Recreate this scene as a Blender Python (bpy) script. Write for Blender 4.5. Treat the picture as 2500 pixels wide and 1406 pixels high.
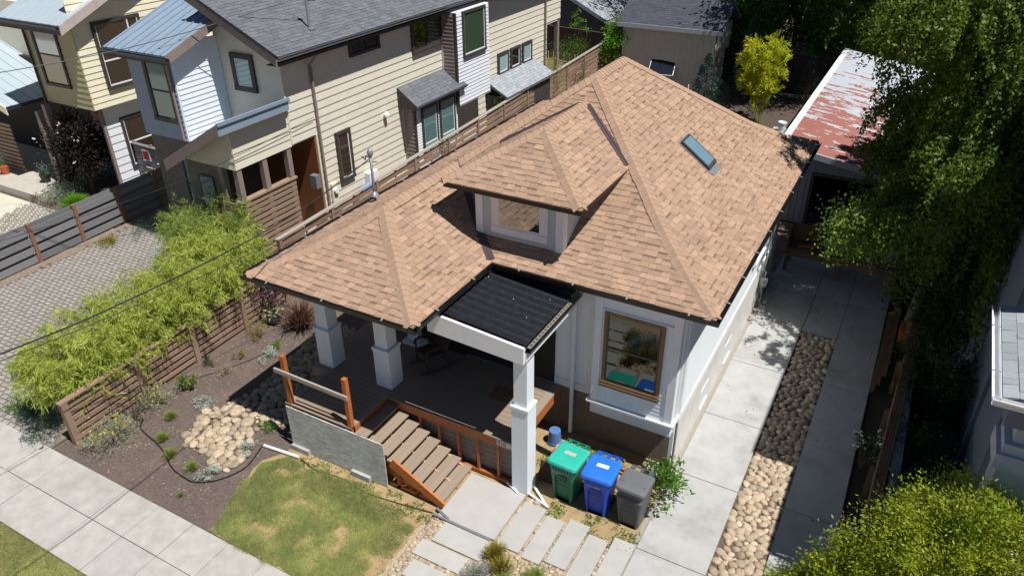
import bpy, math, random
import numpy as np
from mathutils import Vector, Matrix
rad = math.radians
random.seed(7); rng = np.random.default_rng(7)
for o in list(bpy.data.objects): bpy.data.objects.remove(o)
S = bpy.context.scene
COL = S.collection

# ---------------------------------------------------------------- camera, sky, sun, exposure
def cam_axes(yaw, pitch, roll):
    cy, sy, cp, sp = math.cos(yaw), math.sin(yaw), math.cos(pitch), math.sin(pitch)
    f = Vector((sy*cp, cy*cp, -sp)); r = Vector((cy, -sy, 0)); u = r.cross(f)
    c, s = math.cos(roll), math.sin(roll)
    return c*r + s*u, -s*r + c*u, f
cd = bpy.data.cameras.new('camera'); cam = bpy.data.objects.new('camera', cd); COL.objects.link(cam)
R_, U_, F_ = cam_axes(rad(-29.125), rad(30.648), rad(-0.534))
cam.matrix_world = Matrix(((R_.x, U_.x, -F_.x, 0), (R_.y, U_.y, -F_.y, 0), (R_.z, U_.z, -F_.z, 11.7), (0, 0, 0, 1)))
cd.sensor_width = 36; cd.lens = 36*1832/2500; cd.clip_start = .1; cd.clip_end = 2000
S.camera = cam
SUN_EL, SUN_AZ = rad(64), rad(-11.5)          # azimuth from +X towards +Y
sdir = Vector((math.cos(SUN_EL)*math.cos(SUN_AZ), math.cos(SUN_EL)*math.sin(SUN_AZ), math.sin(SUN_EL)))
W = bpy.data.worlds.new('World'); S.world = W; W.use_nodes = True
wn = W.node_tree; bg = wn.nodes['Background']; sky = wn.nodes.new('ShaderNodeTexSky')
sky.sky_type = 'NISHITA'; sky.sun_disc = False; sky.altitude = 2200; sky.air_density = 1.; sky.dust_density = .2; sky.ozone_density = 2.5; sky.sun_elevation = SUN_EL; sky.sun_rotation = rad(101.5)
wn.links.new(sky.outputs[0], bg.inputs[0]); bg.inputs[1].default_value = .05
ld = bpy.data.lights.new('sun', 'SUN'); ld.energy = 5.0; ld.angle = rad(.55); ld.color = (1, .972, .925)
sun = bpy.data.objects.new('sun', ld); COL.objects.link(sun)
sun.rotation_euler = sdir.to_track_quat('Z', 'Y').to_euler(); sun.location = (0, 0, 40)
S.view_settings.view_transform = 'Standard'; S.view_settings.look = 'None'
S.view_settings.exposure = .22; S.view_settings.gamma = 1; S.view_settings.use_curve_mapping = False

# ---------------------------------------------------------------- helpers
def tag(o, label=None, cat=None, group=None, kind=None):
    if label: o['label'] = label
    if cat: o['category'] = cat
    if group: o['group'] = group
    if kind: o['kind'] = kind
    return o
def empty(name, loc=(0, 0, 0), rz=0, parent=None):
    o = bpy.data.objects.new(name, None); COL.objects.link(o)
    o.location = loc; o.rotation_euler = (0, 0, rz); o.empty_display_size = .1
    o.parent = parent
    return o
def thing(name, label, cat, loc=(0, 0, 0), rz=0, group=None):
    return tag(empty(name, loc, rz), label, cat, group)
class MB:
    """collects faces; build() links them as ONE mesh object"""
    def __init__(s): s.v = []; s.f = []; s.a = []; s.smooth = False
    def poly(s, pts, a=0.):
        n = len(s.v); s.v += [tuple(p) for p in pts]; s.f.append(tuple(range(n, n+len(pts)))); s.a.append(a)
    def box(s, x0, x1, y0, y1, z0, z1, a=0.):
        n = len(s.v)
        s.v += [(x0,y0,z0),(x1,y0,z0),(x1,y1,z0),(x0,y1,z0),(x0,y0,z1),(x1,y0,z1),(x1,y1,z1),(x0,y1,z1)]
        for q in ((3,2,1,0),(4,5,6,7),(0,1,5,4),(1,2,6,5),(2,3,7,6),(3,0,4,7)):
            s.f.append(tuple(n+i for i in q)); s.a.append(a)
        return s
    def bar(s, p, q, w, h, up=(0, 0, 1), a=0.):
        """box beam from p to q, width w across, height h along up"""
        p, q = Vector(p), Vector(q); d = (q-p).normalized(); up = Vector(up)
        r = d.cross(up)
        if r.length < 1e-6: r = d.cross(Vector((0, 1, 0)))
        r.normalize(); u = r.cross(d).normalized(); r *= w/2; u *= h/2
        n = len(s.v)
        for e in (p, q): s.v += [tuple(e-r-u), tuple(e+r-u), tuple(e+r+u), tuple(e-r+u)]
        for f in ((3,2,1,0),(4,5,6,7),(0,1,5,4),(1,2,6,5),(2,3,7,6),(3,0,4,7)):
            s.f.append(tuple(n+i for i in f)); s.a.append(a)
        return s
    def prism(s, poly, h, a=0.):
        """polygon (list of 3D points) extruded by vector h"""
        h = Vector(h); n = len(s.v); k = len(poly)
        s.v += [tuple(p) for p in poly] + [tuple(Vector(p)+h) for p in poly]
        s.f.append(tuple(n+i for i in reversed(range(k)))); s.f.append(tuple(n+k+i for i in range(k))); s.a += [a, a]
        for i in range(k):
            j = (i+1) % k; s.f.append((n+i, n+j, n+k+j, n+k+i)); s.a.append(a)
        return s
    def tube(s, pts, r, n=6, a=0., cap=True):
        pts = [Vector(p) for p in pts]; m = len(pts)
        rs = r if isinstance(r, (list, tuple)) else [r]*m
        b = len(s.v)
        for i, p in enumerate(pts):
            d = (pts[min(i+1, m-1)]-pts[max(i-1, 0)]).normalized()
            u = d.cross(Vector((.13, .21, .97)))
            if u.length < .05: u = d.cross(Vector((1, 0, 0)))
            u.normalize(); w = d.cross(u)
            for k in range(n):
                t = 2*math.pi*k/n; s.v.append(tuple(p+(u*math.cos(t)+w*math.sin(t))*rs[i]))
        for i in range(m-1):
            for k in range(n):
                j = (k+1) % n; s.f.append((b+i*n+k, b+i*n+j, b+(i+1)*n+j, b+(i+1)*n+k)); s.a.append(a)
        if cap:
            s.f.append(tuple(b+k for k in reversed(range(n)))); s.f.append(tuple(b+(m-1)*n+k for k in range(n))); s.a += [a, a]
        return s
    def lathe(s, prof, c=(0, 0, 0), n=20, a=0.):
        b = len(s.v); m = len(prof)
        for r, z in prof:
            for k in range(n):
                t = 2*math.pi*k/n; s.v.append((c[0]+r*math.cos(t), c[1]+r*math.sin(t), c[2]+z))
        for i in range(m-1):
            for k in range(n):
                j = (k+1) % n; s.f.append((b+i*n+k, b+i*n+j, b+(i+1)*n+j, b+(i+1)*n+k)); s.a.append(a)
        s.f.append(tuple(b+k for k in reversed(range(n)))); s.f.append(tuple(b+(m-1)*n+k for k in range(n))); s.a += [a, a]
        return s
    def mesh(s, name, mat, bevel=0):
        me = bpy.data.meshes.new(name); me.from_pydata(s.v, [], s.f); me.validate(clean_customdata=False)
        if s.a and any(s.a) and len(me.polygons) == len(s.a):
            at = me.attributes.new('v', 'FLOAT', 'FACE'); at.data.foreach_set('value', s.a)
        if mat: me.materials.append(mat)
        if s.smooth: me.shade_smooth()
        return me
    def build(s, name, mat, parent=None, **k):
        o = bpy.data.objects.new(name, s.mesh(name, mat)); COL.objects.link(o); o.parent = parent
        if k: tag(o, **k)
        return o
def link(name, me, parent=None, loc=(0, 0, 0), rot=(0, 0, 0), sc=(1, 1, 1), **k):
    o = bpy.data.objects.new(name, me); COL.objects.link(o); o.parent = parent
    o.location = loc; o.rotation_euler = rot; o.scale = sc
    if k: tag(o, **k)
    return o
def box(name, x0, x1, y0, y1, z0, z1, mat, parent=None, **k):
    return MB().box(x0, x1, y0, y1, z0, z1).build(name, mat, parent, **k)
UNIT = {}
def ubox(name, x0, x1, y0, y1, z0, z1, mat, parent=None):
    """a box piece that shares one unit mesh per material"""
    if mat.name not in UNIT: UNIT[mat.name] = MB().box(-.5, .5, -.5, .5, -.5, .5).mesh('piece', mat)
    return link(name, UNIT[mat.name], parent, ((x0+x1)/2, (y0+y1)/2, (z0+z1)/2), (0, 0, 0), (x1-x0, y1-y0, z1-z0))
def np_mesh(name, verts, quads, mat, smooth=False):
    me = bpy.data.meshes.new(name); nv, nf = len(verts), len(quads); k = quads.shape[1]
    me.vertices.add(nv); me.vertices.foreach_set('co', np.asarray(verts, np.float32).ravel())
    me.loops.add(nf*k); me.loops.foreach_set('vertex_index', np.asarray(quads, np.int32).ravel())
    me.polygons.add(nf); me.polygons.foreach_set('loop_start', np.arange(0, nf*k, k, dtype=np.int32))
    me.polygons.foreach_set('loop_total', np.full(nf, k, np.int32))
    me.update(calc_edges=True)
    if mat: me.materials.append(mat)
    if smooth: me.shade_smooth()
    return me
def nobj(name, me, parent=None, **k):
    o = bpy.data.objects.new(name, me); COL.objects.link(o); o.parent = parent
    if k: tag(o, **k)
    return o
def face_attr(me, vals):
    at = me.attributes.new('v', 'FLOAT', 'FACE'); at.data.foreach_set('value', np.asarray(vals, np.float32))

# ---------------------------------------------------------------- materials
def srgb(r, g, b):
    f = lambda c: (c/255)/12.92 if c <= 10 else ((c/255+.055)/1.055)**2.4
    return (f(r), f(g), f(b))
MATS = {}
def M(name, col, rough=.75, var=.12, scale=6., col2=None, bump=0., bscale=60., metal=0., spec=.4, rnd=0., attr=0.,
      stain=None, stain_scale=1.2, stain_amt=.5, stretch=None, trans=0.):
    if name in MATS: return MATS[name]
    m = bpy.data.materials.new(name); m.use_nodes = True; nt = m.node_tree; N = nt.nodes; L = nt.links
    b = N['Principled BSDF']; b.inputs['Roughness'].default_value = rough; b.inputs['Metallic'].default_value = metal
    b.inputs['Specular IOR Level'].default_value = spec
    tc = N.new('ShaderNodeTexCoord'); vec = tc.outputs['Object']
    if stretch:
        mp = N.new('ShaderNodeMapping'); mp.inputs['Scale'].default_value = stretch; L.new(vec, mp.inputs[0]); vec = mp.outputs[0]
    nz = N.new('ShaderNodeTexNoise'); nz.inputs['Scale'].default_value = scale; nz.inputs['Detail'].default_value = 6
    nz.inputs['Roughness'].default_value = .65; L.new(vec, nz.inputs['Vector'])
    mr = N.new('ShaderNodeMapRange'); mr.inputs[1].default_value = .3; mr.inputs[2].default_value = .7; L.new(nz.outputs[0], mr.inputs[0])
    mx = N.new('ShaderNodeMix'); mx.data_type = 'RGBA'; L.new(mr.outputs[0], mx.inputs[0])
    c2 = col2 or tuple(min(1, c*(1+var)) for c in col); c1 = col if col2 else tuple(c*(1-var) for c in col)
    mx.inputs[6].default_value = (*c1, 1); mx.inputs[7].default_value = (*c2, 1)
    out = mx.outputs[2]
    if stain:
        n2 = N.new('ShaderNodeTexNoise'); n2.inputs['Scale'].default_value = stain_scale; n2.inputs['Detail'].default_value = 8
        n2.inputs['Roughness'].default_value = .7; L.new(tc.outputs['Object'], n2.inputs['Vector'])
        r2 = N.new('ShaderNodeMapRange'); r2.inputs[1].default_value = .5; r2.inputs[2].default_value = .72; r2.inputs[4].default_value = stain_amt
        L.new(n2.outputs[0], r2.inputs[0])
        m2 = N.new('ShaderNodeMix'); m2.data_type = 'RGBA'; L.new(r2.outputs[0], m2.inputs[0]); L.new(out, m2.inputs[6])
        m2.inputs[7].default_value = (*stain, 1); out = m2.outputs[2]
    val = None
    if rnd:
        oi = N.new('ShaderNodeObjectInfo'); q = N.new('ShaderNodeMapRange'); q.inputs[3].default_value = 1-rnd; q.inputs[4].default_value = 1+rnd
        L.new(oi.outputs['Random'], q.inputs[0]); val = q.outputs[0]
    if attr:
        at = N.new('ShaderNodeAttribute'); at.attribute_name = 'v'; q = N.new('ShaderNodeMath'); q.operation = 'MULTIPLY_ADD'
        L.new(at.outputs['Fac'], q.inputs[0]); q.inputs[1].default_value = attr; q.inputs[2].default_value = 1.
        if val:
            w = N.new('ShaderNodeMath'); w.operation = 'MULTIPLY'; L.new(val, w.inputs[0]); L.new(q.outputs[0], w.inputs[1]); val = w.outputs[0]
        else: val = q.outputs[0]
    if val:
        hs = N.new('ShaderNodeHueSaturation'); L.new(val, hs.inputs['Value']); L.new(out, hs.inputs['Color']); out = hs.outputs[0]
    L.new(out, b.inputs['Base Color'])
    if bump:
        n3 = N.new('ShaderNodeTexNoise'); n3.inputs['Scale'].default_value = bscale; n3.inputs['Detail'].default_value = 5; L.new(vec, n3.inputs['Vector'])
        bp = N.new('ShaderNodeBump'); bp.inputs['Strength'].default_value = bump; bp.inputs['Distance'].default_value = .02
        L.new(n3.outputs[0], bp.inputs['Height']); L.new(bp.outputs[0], b.inputs['Normal'])
    if trans:
        tr = N.new('ShaderNodeBsdfTranslucent'); L.new(out, tr.inputs[0]); ms = N.new('ShaderNodeMixShader'); ms.inputs[0].default_value = trans
        L.new(b.outputs[0], ms.inputs[1]); L.new(tr.outputs[0], ms.inputs[2]); L.new(ms.outputs[0], N['Material Output'].inputs[0])
    MATS[name] = m
    return m
def glass(name, col, refl=.25, rough=.02, tint=(.9, .95, .95)):
    """a window pane: dark, curtained or sky-tinted base colour behind a clear reflection that grows at grazing angles"""
    if name in MATS: return MATS[name]
    m = bpy.data.materials.new(name); m.use_nodes = True; nt = m.node_tree; N = nt.nodes; L = nt.links
    b = N['Principled BSDF']; b.inputs['Base Color'].default_value = (*col, 1); b.inputs['Roughness'].default_value = .5; b.inputs['Specular IOR Level'].default_value = .0
    g = N.new('ShaderNodeBsdfGlossy'); g.inputs['Roughness'].default_value = rough; g.inputs['Color'].default_value = (*tint, 1)
    fr = N.new('ShaderNodeFresnel'); fr.inputs[0].default_value = 1.5
    ad = N.new('ShaderNodeMath'); ad.operation = 'ADD'; ad.use_clamp = True; ad.inputs[1].default_value = refl; L.new(fr.outputs[0], ad.inputs[0])
    ms = N.new('ShaderNodeMixShader'); L.new(ad.outputs[0], ms.inputs[0]); L.new(b.outputs[0], ms.inputs[1]); L.new(g.outputs[0], ms.inputs[2])
    L.new(ms.outputs[0], N['Material Output'].inputs[0]); MATS[name] = m
    return m
def leafmat(name, c1, c2, trans=.45, scale=3., rough=.5, spec=.3):
    return M(name, c1, rough, col2=c2, scale=scale, trans=trans, spec=spec, attr=.35)
m_soil = M('soil', srgb(112, 92, 78), .95, col2=srgb(140, 115, 92), scale=1.5, bump=.5, bscale=40)
m_mulch = M('mulch', srgb(82, 71, 66), .95, col2=srgb(116, 102, 95), scale=14, bump=.8, bscale=90, stain=srgb(130, 112, 100), stain_scale=1.1, stain_amt=.5)
m_dirt = M('dry_lawn_dirt', srgb(148, 124, 92), .95, col2=srgb(176, 152, 114), scale=4, bump=.5, bscale=70, stain=srgb(120, 112, 66), stain_scale=2.5, stain_amt=.6)
m_conc = M('concrete', srgb(162, 162, 160), .85, col2=srgb(178, 178, 176), scale=2.2, bump=.15, bscale=120, stain=srgb(128, 124, 112), stain_scale=.9, stain_amt=.6)
m_conc2 = M('sidewalk_concrete', srgb(162, 158, 152), .9, col2=srgb(182, 178, 172), scale=3.5, bump=.25, bscale=140, stain=srgb(138, 130, 121), stain_scale=1.1, stain_amt=.55, rnd=.04)
m_conc3 = M('stone_slab', srgb(166, 164, 160), .85, col2=srgb(180, 178, 174), scale=3, bump=.12, bscale=150, stain=srgb(164, 158, 146), stain_scale=1.5, stain_amt=.5, rnd=.05)
m_fnd = M('foundation_stucco', srgb(116, 106, 96), .95, col2=srgb(134, 124, 113), scale=5, bump=.9, bscale=38, stain=srgb(100, 84, 70), stain_scale=.9, stain_amt=.5)
m_white = M('white_paint', srgb(232, 234, 236), .55, var=.03, scale=4, stain=srgb(205, 206, 206), stain_scale=1.5, stain_amt=.35)
m_siding = M('pale_blue_siding', srgb(230, 236, 240), .6, var=.03, scale=5)
m_dorm = M('grey_green_siding', srgb(186, 200, 204), .6, var=.03, scale=5)
m_black = M('black_metal', srgb(26, 25, 27), .32, var=.1, metal=0., spec=.6)
m_black2 = M('corrugated_black', srgb(26, 28, 34), .5, var=.2, scale=14, spec=.35, stain=srgb(62, 64, 70), stain_scale=9, stain_amt=.35)
m_alu = M('aluminium', srgb(196, 196, 198), .35, var=.08, metal=.6)
m_galv = M('galvanised', srgb(150, 154, 160), .45, var=.12, scale=12, metal=.5)
m_deck = M('composite_deck', srgb(142, 124, 108), .7, var=.16, scale=7, stretch=(.35, 9, 9), rnd=.06)
m_tread = M('composite_tread', srgb(148, 132, 116), .7, var=.16, scale=7, stretch=(9, .35, 9), rnd=.06)
m_cedar = M('orange_cedar', srgb(172, 98, 50), .65, var=.2, scale=5, stretch=(3, 3, 1), rnd=.1)
m_cedar2 = M('orange_cedar_long', srgb(176, 104, 54), .65, var=.22, scale=5, stretch=(1, 6, 6), rnd=.1)
m_osb = M('osb', srgb(158, 158, 155), .9, col2=srgb(222, 221, 216), scale=6, bump=.5, bscale=30, stretch=(1.2, 1, 3.2), stain=srgb(140, 134, 128), stain_scale=1.4, stain_amt=.5)
m_tar = M('grey_skirt_board', srgb(120, 110, 100), .95, col2=srgb(150, 138, 126), scale=14, bump=.4, bscale=60)
m_fence = M('brown_fence_stain', srgb(146, 120, 103), .8, var=.16, scale=6, stretch=(6, .5, 6), rnd=.12)
m_fcap = M('weathered_cap', srgb(158, 150, 140), .85, var=.15, scale=6, stretch=(6, .5, 6))
m_gfence = M('weathered_grey_board', srgb(92, 92, 95), .9, col2=srgb(146, 146, 148), scale=7, stretch=(6, .4, 8), rnd=.15)
m_tan = M('tan_siding', srgb(217, 211, 193), .7, var=.04, scale=3, rnd=.03, stain=srgb(210, 202, 184), stain_scale=.8, stain_amt=.5)
m_tan2 = M('cream_yellow_siding', srgb(230, 223, 198), .7, var=.04, scale=3, rnd=.03)
m_gbox = M('light_grey_siding', srgb(222, 226, 232), .65, var=.03, scale=4, rnd=.02)
m_trim = M('dark_bronze_trim', srgb(66, 60, 58), .6, var=.1)
m_barge = M('grey_brown_trim', srgb(138, 124, 118), .7, var=.1, scale=5)
m_gshin = M('charcoal_shingle', srgb(84, 86, 92), .9, col2=srgb(116, 119, 126), scale=30, bump=.4, bscale=120, rnd=.08, attr=.3)
m_metroof = M('blue_grey_metal', srgb(136, 153, 170), .45, var=.05, metal=.05, scale=2)
m_metroof2 = M('pale_metal', srgb(170, 182, 190), .45, var=.04, metal=.05, scale=2)
m_cedarwall = M('red_cedar_panel', srgb(136, 84, 48), .6, var=.2, scale=4, stretch=(12, 12, .6))
m_slatwall = M('grey_brown_slat', srgb(148, 124, 104), .8, var=.15, scale=5, rnd=.12)
m_conwall = M('panel_wall', srgb(98, 94, 88), .85, col2=srgb(122, 117, 108), scale=3, stretch=(4, 4, 1))
g_dark = glass('glass_dark', (.012, .013, .014), .16)
g_teal = glass('glass_teal', srgb(84, 122, 122), .06, .05)
g_pale = glass('glass_blind', srgb(150, 178, 178), .05, .05)
g_green = glass('glass_green', srgb(62, 78, 60), .05, .05)
g_brown = glass('glass_brown', srgb(58, 44, 36), .06, .05)
g_bay = glass('glass_bay', (.008, .008, .009), .16, .0, (.5, .52, .5))
g_sky = glass('glass_painted_sky', srgb(120, 152, 172), .25, .05)  # pale blue base colour paints in a sky reflection
m_sash = M('white_vinyl', srgb(226, 228, 228), .4, var=.02)
# ---------------------------------------------------------------- the setting
def sheet(name, pts, z, mat, label=None, parent=None):
    o = MB(); o.poly([(x, y, z) for x, y in pts]); ob = o.build(name, mat, parent)
    if not parent: tag(ob, label, None, None, 'structure')
    return ob
def wob(pts, amp=.06, step=.25, seed=1):
    """polygon outline with an uneven edge"""
    r = random.Random(seed); out = []
    for i, p in enumerate(pts):
        q = pts[(i+1) % len(pts)]; n = max(1, int(math.dist(p, q)/step))
        for k in range(n):
            t = k/n; out.append((p[0]+(q[0]-p[0])*t+r.uniform(-amp, amp), p[1]+(q[1]-p[1])*t+r.uniform(-amp, amp)))
    return out
gmb = MB(); gmb.poly([(-400, -300, -.06), (400, -300, -.06), (400, 600, -.06), (-400, 600, -.06)])
gmb.build('ground', m_soil, kind='structure', label='bare brown earth under the whole block')
sheet('front_yard_soil', [(-15.0, 6.12), (-2.76, 6.12), (-2.76, 12.5), (-15.0, 16)], 0., m_dirt, 'dry tan earth of the front yard')
sheet('mulch_bed', [(-15.3, 6.105), (-10.2, 6.105), (-10.27, 6.3), (-10.45, 6.62), (-10.53, 6.9), (-10.68, 7.2), (-10.74, 7.5), (-10.86, 7.8), (-10.88, 8.1), (-10.72, 8.35), (-10.6, 8.6), (-10.6, 16), (-15.3, 16)], .006, m_mulch, 'dark bark mulch bed left of the porch')
# sidewalk with scored concrete panels
swk = tag(empty('sidewalk'), 'pale concrete sidewalk scored into squares', None, None, 'structure')
ys = (4.28, 5.2, 6.1)
xs = [-21.0, -19.2, -17.4, -15.6, -14.7, -12.75, -11.75, -10.75, -9.75, -8.8]
for i in range(len(xs)-1):
    for j in range(2):
        box('concrete_panel', xs[i]+.008, xs[i+1]-.008, ys[j]+.008, ys[j+1]-.008, -.06, .02+.004*((i+j) % 2), m_conc2, swk)
for i in range(7):
    for j in range(2):
        box('concrete_panel', -8.8+i*1.0+.012, -7.8+i*1.0-.008, ys[j]+.008, ys[j+1]-.008-.0, -.06, .034+.003*((i+j) % 2), m_conc2, swk)
box('joint_bed', -21, -1.8, 4.3, 6.08, -.055, -.01, M('joint_dirt', srgb(112, 104, 95), .95), swk)
# driveway of two strips with joints, gravel edge
drv = tag(empty('driveway'), 'driveway of two concrete strips with river rock between', None, None, 'structure')
yj = [3.0, 5.3, 7.5, 9.75, 12.1, 14.3, 16.7, 19.0, 20.9, 22.6, 25.8]
for i in range(len(yj)-1):
    box('concrete_slab', -2.75, -1.405, yj[i]+.008, yj[i+1]-.008, -.06, .04, m_conc, drv)
    box('concrete_slab', -.47, .57, yj[i]+.03, yj[i+1]+.014, -.06, .04, m_conc, drv)
for a, b in ((18.95, 20.9), (20.9, 22.6), (22.6, 25.8)):
    box('concrete_slab', -1.39, -.485, a+.008, b-.008, -.06, .036, m_conc, drv)
box('rock_bed', -1.4, -.475, 3, 18.9, -.055, -.03, m_soil, drv)
# ---- river rocks
def rock_mesh(i, mat):
    import bmesh
    bm = bmesh.new(); bmesh.ops.create_icosphere(bm, subdivisions=2, radius=.5)
    r = random.Random(i); ax = (r.uniform(.8, 1.25), r.uniform(.55, .9), r.uniform(.4, .65)); ph = [r.uniform(0, 6) for _ in range(6)]
    for v in bm.verts:
        c = v.co; k = 1+.12*math.sin(5*c.x+ph[0])+.12*math.sin(5*c.y+ph[1])+.1*math.sin(6*c.z+ph[2]+4*c.x)+.05*math.sin(11*c.x+9*c.y+ph[3])
        v.co = Vector((c.x*ax[0]*k, c.y*ax[1]*k, c.z*ax[2]*k))
    me = bpy.data.meshes.new('stone'); bm.to_mesh(me); bm.free(); me.shade_smooth(); me.materials.append(mat)
    return me
m_rock = M('river_stone', srgb(150, 131, 108), .75, col2=srgb(188, 170, 146), scale=4, var=.2, rnd=.26, bump=.15, bscale=25, stain=srgb(164, 158, 148), stain_scale=1.3, stain_amt=.9, attr=.26)
ROCKS = [rock_mesh(i, m_rock) for i in range(7)]
RV = []
for me in ROCKS:
    v = np.zeros(len(me.vertices)*3); me.vertices.foreach_get('co', v)
    f = np.array([p.vertices[:] for p in me.polygons]); RV.append((v.reshape(-1, 3), f))
def rocks(parent, inside, bbox, rmin, rmax, tries, cap=300, big=(), seed=1, zb=0., fill=.53, sortkey=None):
    """dart throwing; the largest `cap` are stones of their own, the rest one joined part"""
    r = random.Random(seed); pts = []
    cell = {}; cs = rmax*2
    for b_ in big: pts.append(b_)
    for p in pts: cell.setdefault((int(p[0]//cs), int(p[1]//cs)), []).append(p)
    for t in range(tries):
        k = t/tries; rr = rmax+(rmin-rmax)*k**.6*r.uniform(.6, 1)
        x = r.uniform(bbox[0], bbox[1]); y = r.uniform(bbox[2], bbox[3])
        if not inside(x, y): continue
        ci, cj = int(x//cs), int(y//cs); ok = True
        for a in range(ci-2, ci+3):
            for b in range(cj-2, cj+3):
                for q in cell.get((a, b), ()):
                    if (q[0]-x)**2+(q[1]-y)**2 < ((q[2]+rr)*fill*1.35)**2: ok = False; break
                if not ok: break
            if not ok: break
        if ok: p = (x, y, rr); pts.append(p); cell.setdefault((ci, cj), []).append(p)
    pts.sort(key=sortkey or (lambda p: -p[2]))
    rest_v, rest_f, rest_a, n = [], [], [], 0
    for i, (x, y, rr) in enumerate(pts):
        k = r.randrange(7); rz = r.uniform(0, 6.28); tx, ty = r.uniform(-.3, .3), r.uniform(-.3, .3)
        z = zb+rr*.32; s = rr*2*1.08
        if i < cap:
            link('stone', ROCKS[k], parent, (x, y, z), (tx, ty, rz), (s, s, s))
        else:
            v, f = RV[k]; mt = np.array((Matrix.Rotation(rz, 3, 'Z') @ Matrix.Rotation(ty, 3, 'Y') @ Matrix.Rotation(tx, 3, 'X')))
            w = (v*s) @ mt.T + np.array((x, y, z)); rest_v.append(w); rest_f.append(f+n); rest_a.append(np.full(len(f), r.uniform(-1, 1))); n += len(w)
    if rest_v:
        me = np_mesh('stones', np.vstack(rest_v), np.vstack(rest_f), m_rock, True); face_attr(me, np.concatenate(rest_a))
        nobj('stones', me, parent, kind='stuff')
    return len(pts)
rb = tag(empty('river_rock_strip'), 'tan river rock filling the middle of the driveway', None, None, 'structure')
n1 = rocks(rb, lambda x, y: -1.34 < x < -.53, (-1.36, -.52, 6.2, 18.9), .045, .105, 60000, 300, seed=4, zb=-.05, sortkey=lambda p: -p[2]*14/(10+abs(p[1]-9)))
sheet('rock_base_bed', [(-1.4, 3), (-.475, 3), (-.475, 18.92), (-1.4, 18.92)], -.02, M('dark_silt', srgb(96, 84, 70), .95), None, drv)  # base sheet under the river rocks, darker than the soil bed
rb2 = tag(empty('dry_creek_bed'), 'dry creek of rounded tan river rocks beside the porch', None, None, 'structure')
def in_poly(poly):
    def f(x, y):
        c = False; j = len(poly)-1
        for i in range(len(poly)):
            xi, yi = poly[i]; xj, yj_ = poly[j]
            if (yi > y) != (yj_ > y) and x < (xj-xi)*(y-yi)/(yj_-yi)+xi: c = not c
            j = i
        return c
    return f
creek = [(-12.75, 7.6), (-13.05, 8.1), (-13.3, 8.6), (-12.95, 9.2), (-12.75, 10.0), (-12.95, 11.1), (-13.15, 12.1), (-12.7, 13.1), (-11.3, 13.1), (-11.15, 10.2), (-11.3, 9.1), (-11.65, 8.9), (-11.65, 8.5), (-11.25, 8.0), (-11.3, 7.5), (-11.6, 7.4), (-12.1, 7.7)]
big = [(-12.6, 8.95, .17), (-12.95, 8.35, .15), (-12.05, 8.85, .19), (-12.35, 8.35, .14), (-13.0, 7.85, .13), (-11.45, 7.6, .13), (-11.85, 7.75, .14), (-12.35, 7.95, .13), (-13.05, 12.4, .19), (-11.75, 8.05, .13), (-12.6, 9.3, .14), (-12.15, 9.4, .14)]
n2 = rocks(rb2, in_poly(creek), (-13.4, -11.1, 7.3, 13.2), .045, .12, 26000, 290, big=big, seed=9, zb=.0)
for nm, bx_ in (('gravel_margin', (-2.86, -2.76, 9.0, 22.0)),):
    m_grav = M('pea_gravel', srgb(150, 142, 130), .9, col2=srgb(178, 170, 158), scale=60, bump=1., bscale=90)
    sheet(nm, [(bx_[0], bx_[2]), (bx_[1], bx_[2]), (bx_[1], bx_[3]), (bx_[0], bx_[3])], .012, m_grav, 'thin gravel margin along the house foundation')
# stepping stones and landing: concrete slabs
landing = box('concrete_landing', -6.56, -5.24, 8.6, 9.93, -.03, .06, m_conc3, None, label='square concrete landing at the foot of the porch stairs', cat='landing')
def slab(x0, x1, y0, y1, label, grp):
    o = box('stepping_stone', x0, x1, y0, y1, -.03, .05, m_conc3, None, label=label, cat='paver', group=grp)
    return o
rows = [(-6.32, -5.25, 8.03, 8.54, 'stepping slab touching the front edge of the concrete landing'),
        (-6.48, -5.43, 7.6, 7.98, 'second stepping slab out from the landing toward the street'),
        (-6.36, -5.5, 7.1, 7.5, 'third stepping slab out from the landing, cut by the frame'),
        (-6.5, -5.6, 6.65, 7.02, 'last stepping slab toward the street, at the picture edge')]
for a in rows: slab(*a[:4], a[4], 'stepping slabs leading to the sidewalk')
cols_ = [(-5.17, -4.68, 8.55, 9.78, 'first stepping slab right of the landing, beside the white post'),
         (-4.6, -4.2, 8.95, 9.66, ''), (-4.18, -3.72, 8.68, 9.8, ''), (-3.68, -3.26, 8.4, 9.63, ''), (-3.2, -2.8, 8.2, 9.78, '')]
cols_ = [(-5.17, -4.68, 8.55, 9.78), (-4.61, -4.22, 8.5, 9.65), (-4.16, -3.73, 8.62, 9.79), (-3.68, -3.27, 8.2, 9.62), (-3.2, -2.78, 8.0, 9.79)]
lb = ['first slab right of the landing, closest to the white post', 'second slab right of the landing, in front of the green bin', 'third slab right of the landing, in front of the blue bin', 'fourth slab right of the landing, in front of the grey bin', 'fifth slab from the landing, closest to the driveway']
for c, l in zip(cols_, lb): slab(*c, l, 'stepping slabs leading to the driveway')
m_peb = M('pebble_fill', srgb(150, 128, 102), .85, col2=srgb(196, 180, 156), scale=26, bump=1., bscale=38)
sheet('pebble_path', wob([(-6.7, 6.3), (-2.76, 6.3), (-2.76, 8.5), (-3.3, 9.5), (-5.2, 9.9), (-5.24, 8.6), (-6.5, 8.6), (-6.75, 8.3)], .03, .3, 5), .004, m_peb, 'pebbles between the stepping slabs')
pbp = tag(empty('pebble_strip'), 'loose tan pebbles packed between the concrete slabs', None, None, 'structure')
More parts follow.
